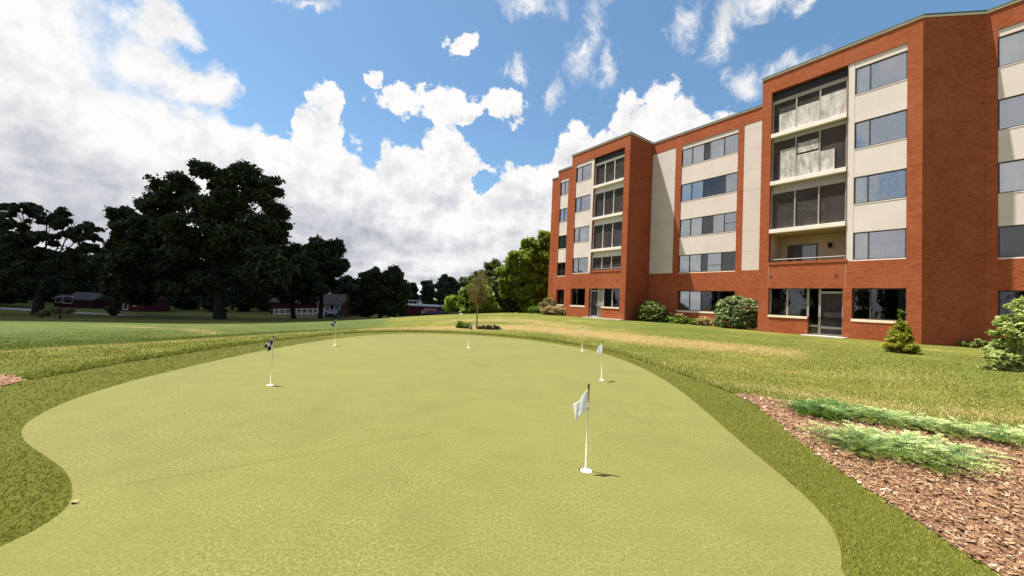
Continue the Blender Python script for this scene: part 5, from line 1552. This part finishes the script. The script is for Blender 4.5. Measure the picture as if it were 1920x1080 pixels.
# dark utility cabinet and bollard
p = at(838, 590, 78); cz = gz(p.x, 78)
o = empty('utility_cabinet', (p.x, 78, cz)); tag(o, 'dark upright utility cabinet standing on the far parking area', 'cabinet')
MB().box(-.5, .5, -.4, .4, .1, 1.3).build('body', MATS['dark metal'], o, bevel=.03); MB().box(-.56, .56, -.46, .46, 1.302, 1.4).build('lid', MATS['dark metal'], o); MB().box(-.6, .6, -.5, .5, -.3, .098).build('base', MATS['concrete'], o)
p = at(735, 600, 46); cz = gz(p.x, 46)
o = empty('path_light', (p.x, 46, cz)); tag(o, 'tiny path light with a white cap on the brow of the lawn', 'lamp')
MB().tube([(0,0,-.1),(0,0,.42)], .06, 8).build('post', MATS['dark metal'], o); MB().tube([(0,0,.421),(0,0,.56)], [.11,.07], 10).build('cap', MATS['white paint'], o)
# brick houses behind the left trees
shed('brick_house', 100, 172, 562, 584, 60, 'red brick house with a cream bay behind the left trees', 'barn red', 'shingle', windows=[(.12, 1.0, .7, 1.7), (.36, 1.5, .6, 1.8)])
shed('brick_house', 222, 268, 560, 590, 58, 'red brick house with a white door behind the tallest tree', 'barn red', 'shingle', windows=[(.28, .8, .2, 1.5), (.6, .9, .8, 1.6)])
# roads: thin sheets following the terrain
def road(pts, w, mat, name, dz=.03):
    P = []
    for a, b in zip(pts[:-1], pts[1:]):
        for k in range(12): P.append((a[0]+(b[0]-a[0])*k/12, a[1]+(b[1]-a[1])*k/12))
    P.append(pts[-1])
    o = strip(name, P, w, dz, mat, gz); tag(o, kind='structure'); return o
road([(-75,50),(-56,47),(-46,46)], 3.0, 'pale road', 'road', .08)
road([(-14,88),(-8,80),(-1,72),(6,70)], 9, 'asphalt', 'parking_area', .12)
# thin seam where two rolls of turf meet
sm = strip('turf_seam', [(-2.82,2.75),(-2.2,3.15),(-1.5,3.62),(-.8,4.1)], .0035, .0016, 'seam'); tag(sm, kind='structure')

# ------------------------------------------------------------------ a passing cumulus outside the frame that shades the far trees
def cloud():  # added unseen cloud outside the frame, shades the far trees
    r = np.random.default_rng(91)
    t = NT('cloud'); t.done(t.bsdf((.85, .85, .87), 1.0, 0))  # material of the added unseen cloud
    bl = []
    for gx, gy, R_ in [(-24,34,9),(-34,33,12),(-46,30,13),(-32,50,15),(-46,48,16),(-62,55,22),(-82,52,24),(-36,72,20),(-24,62,11),(-60,84,30),(-34,98,30),(-95,90,32),(-14,108,20),(-55,125,34),(-8,128,24),(-95,130,34),(-20,82,14)]:
        h = 300; bl.append((gx+SUN.x/SUN.z*h, gy+SUN.y/SUN.z*h, h, R_, R_, R_*.55))
    c0 = np.array([b[:3] for b in bl]).mean(0)
    o = empty('cloud', c0); tag(o, 'unseen cumulus cloud set outside the frame to shade the far trees', 'cloud')
    m = MB()
    for b in bl:
        n1, n2 = 10, 16; rg = []
        for j in range(n1+1):
            ph = math.pi*j/n1; ring = []
            for k in range(n2):
                th = 2*math.pi*k/n2; q = 1+.16*math.sin(3*th+b[0])*math.sin(2*ph)+.10*r.normal()*.5
                ring.append((b[0]-c0[0]+b[3]*q*math.sin(ph)*math.cos(th), b[1]-c0[1]+b[4]*q*math.sin(ph)*math.sin(th), b[2]-c0[2]+b[5]*q*math.cos(ph)))
            rg.append(ring)
        for j in range(n1):
            for k in range(n2): m.quad(rg[j][k], rg[j+1][k], rg[j+1][(k+1) % n2], rg[j][(k+1) % n2])
    m.build('unseen_cloud_body', MATS['cloud'], o, smooth=True)
cloud()
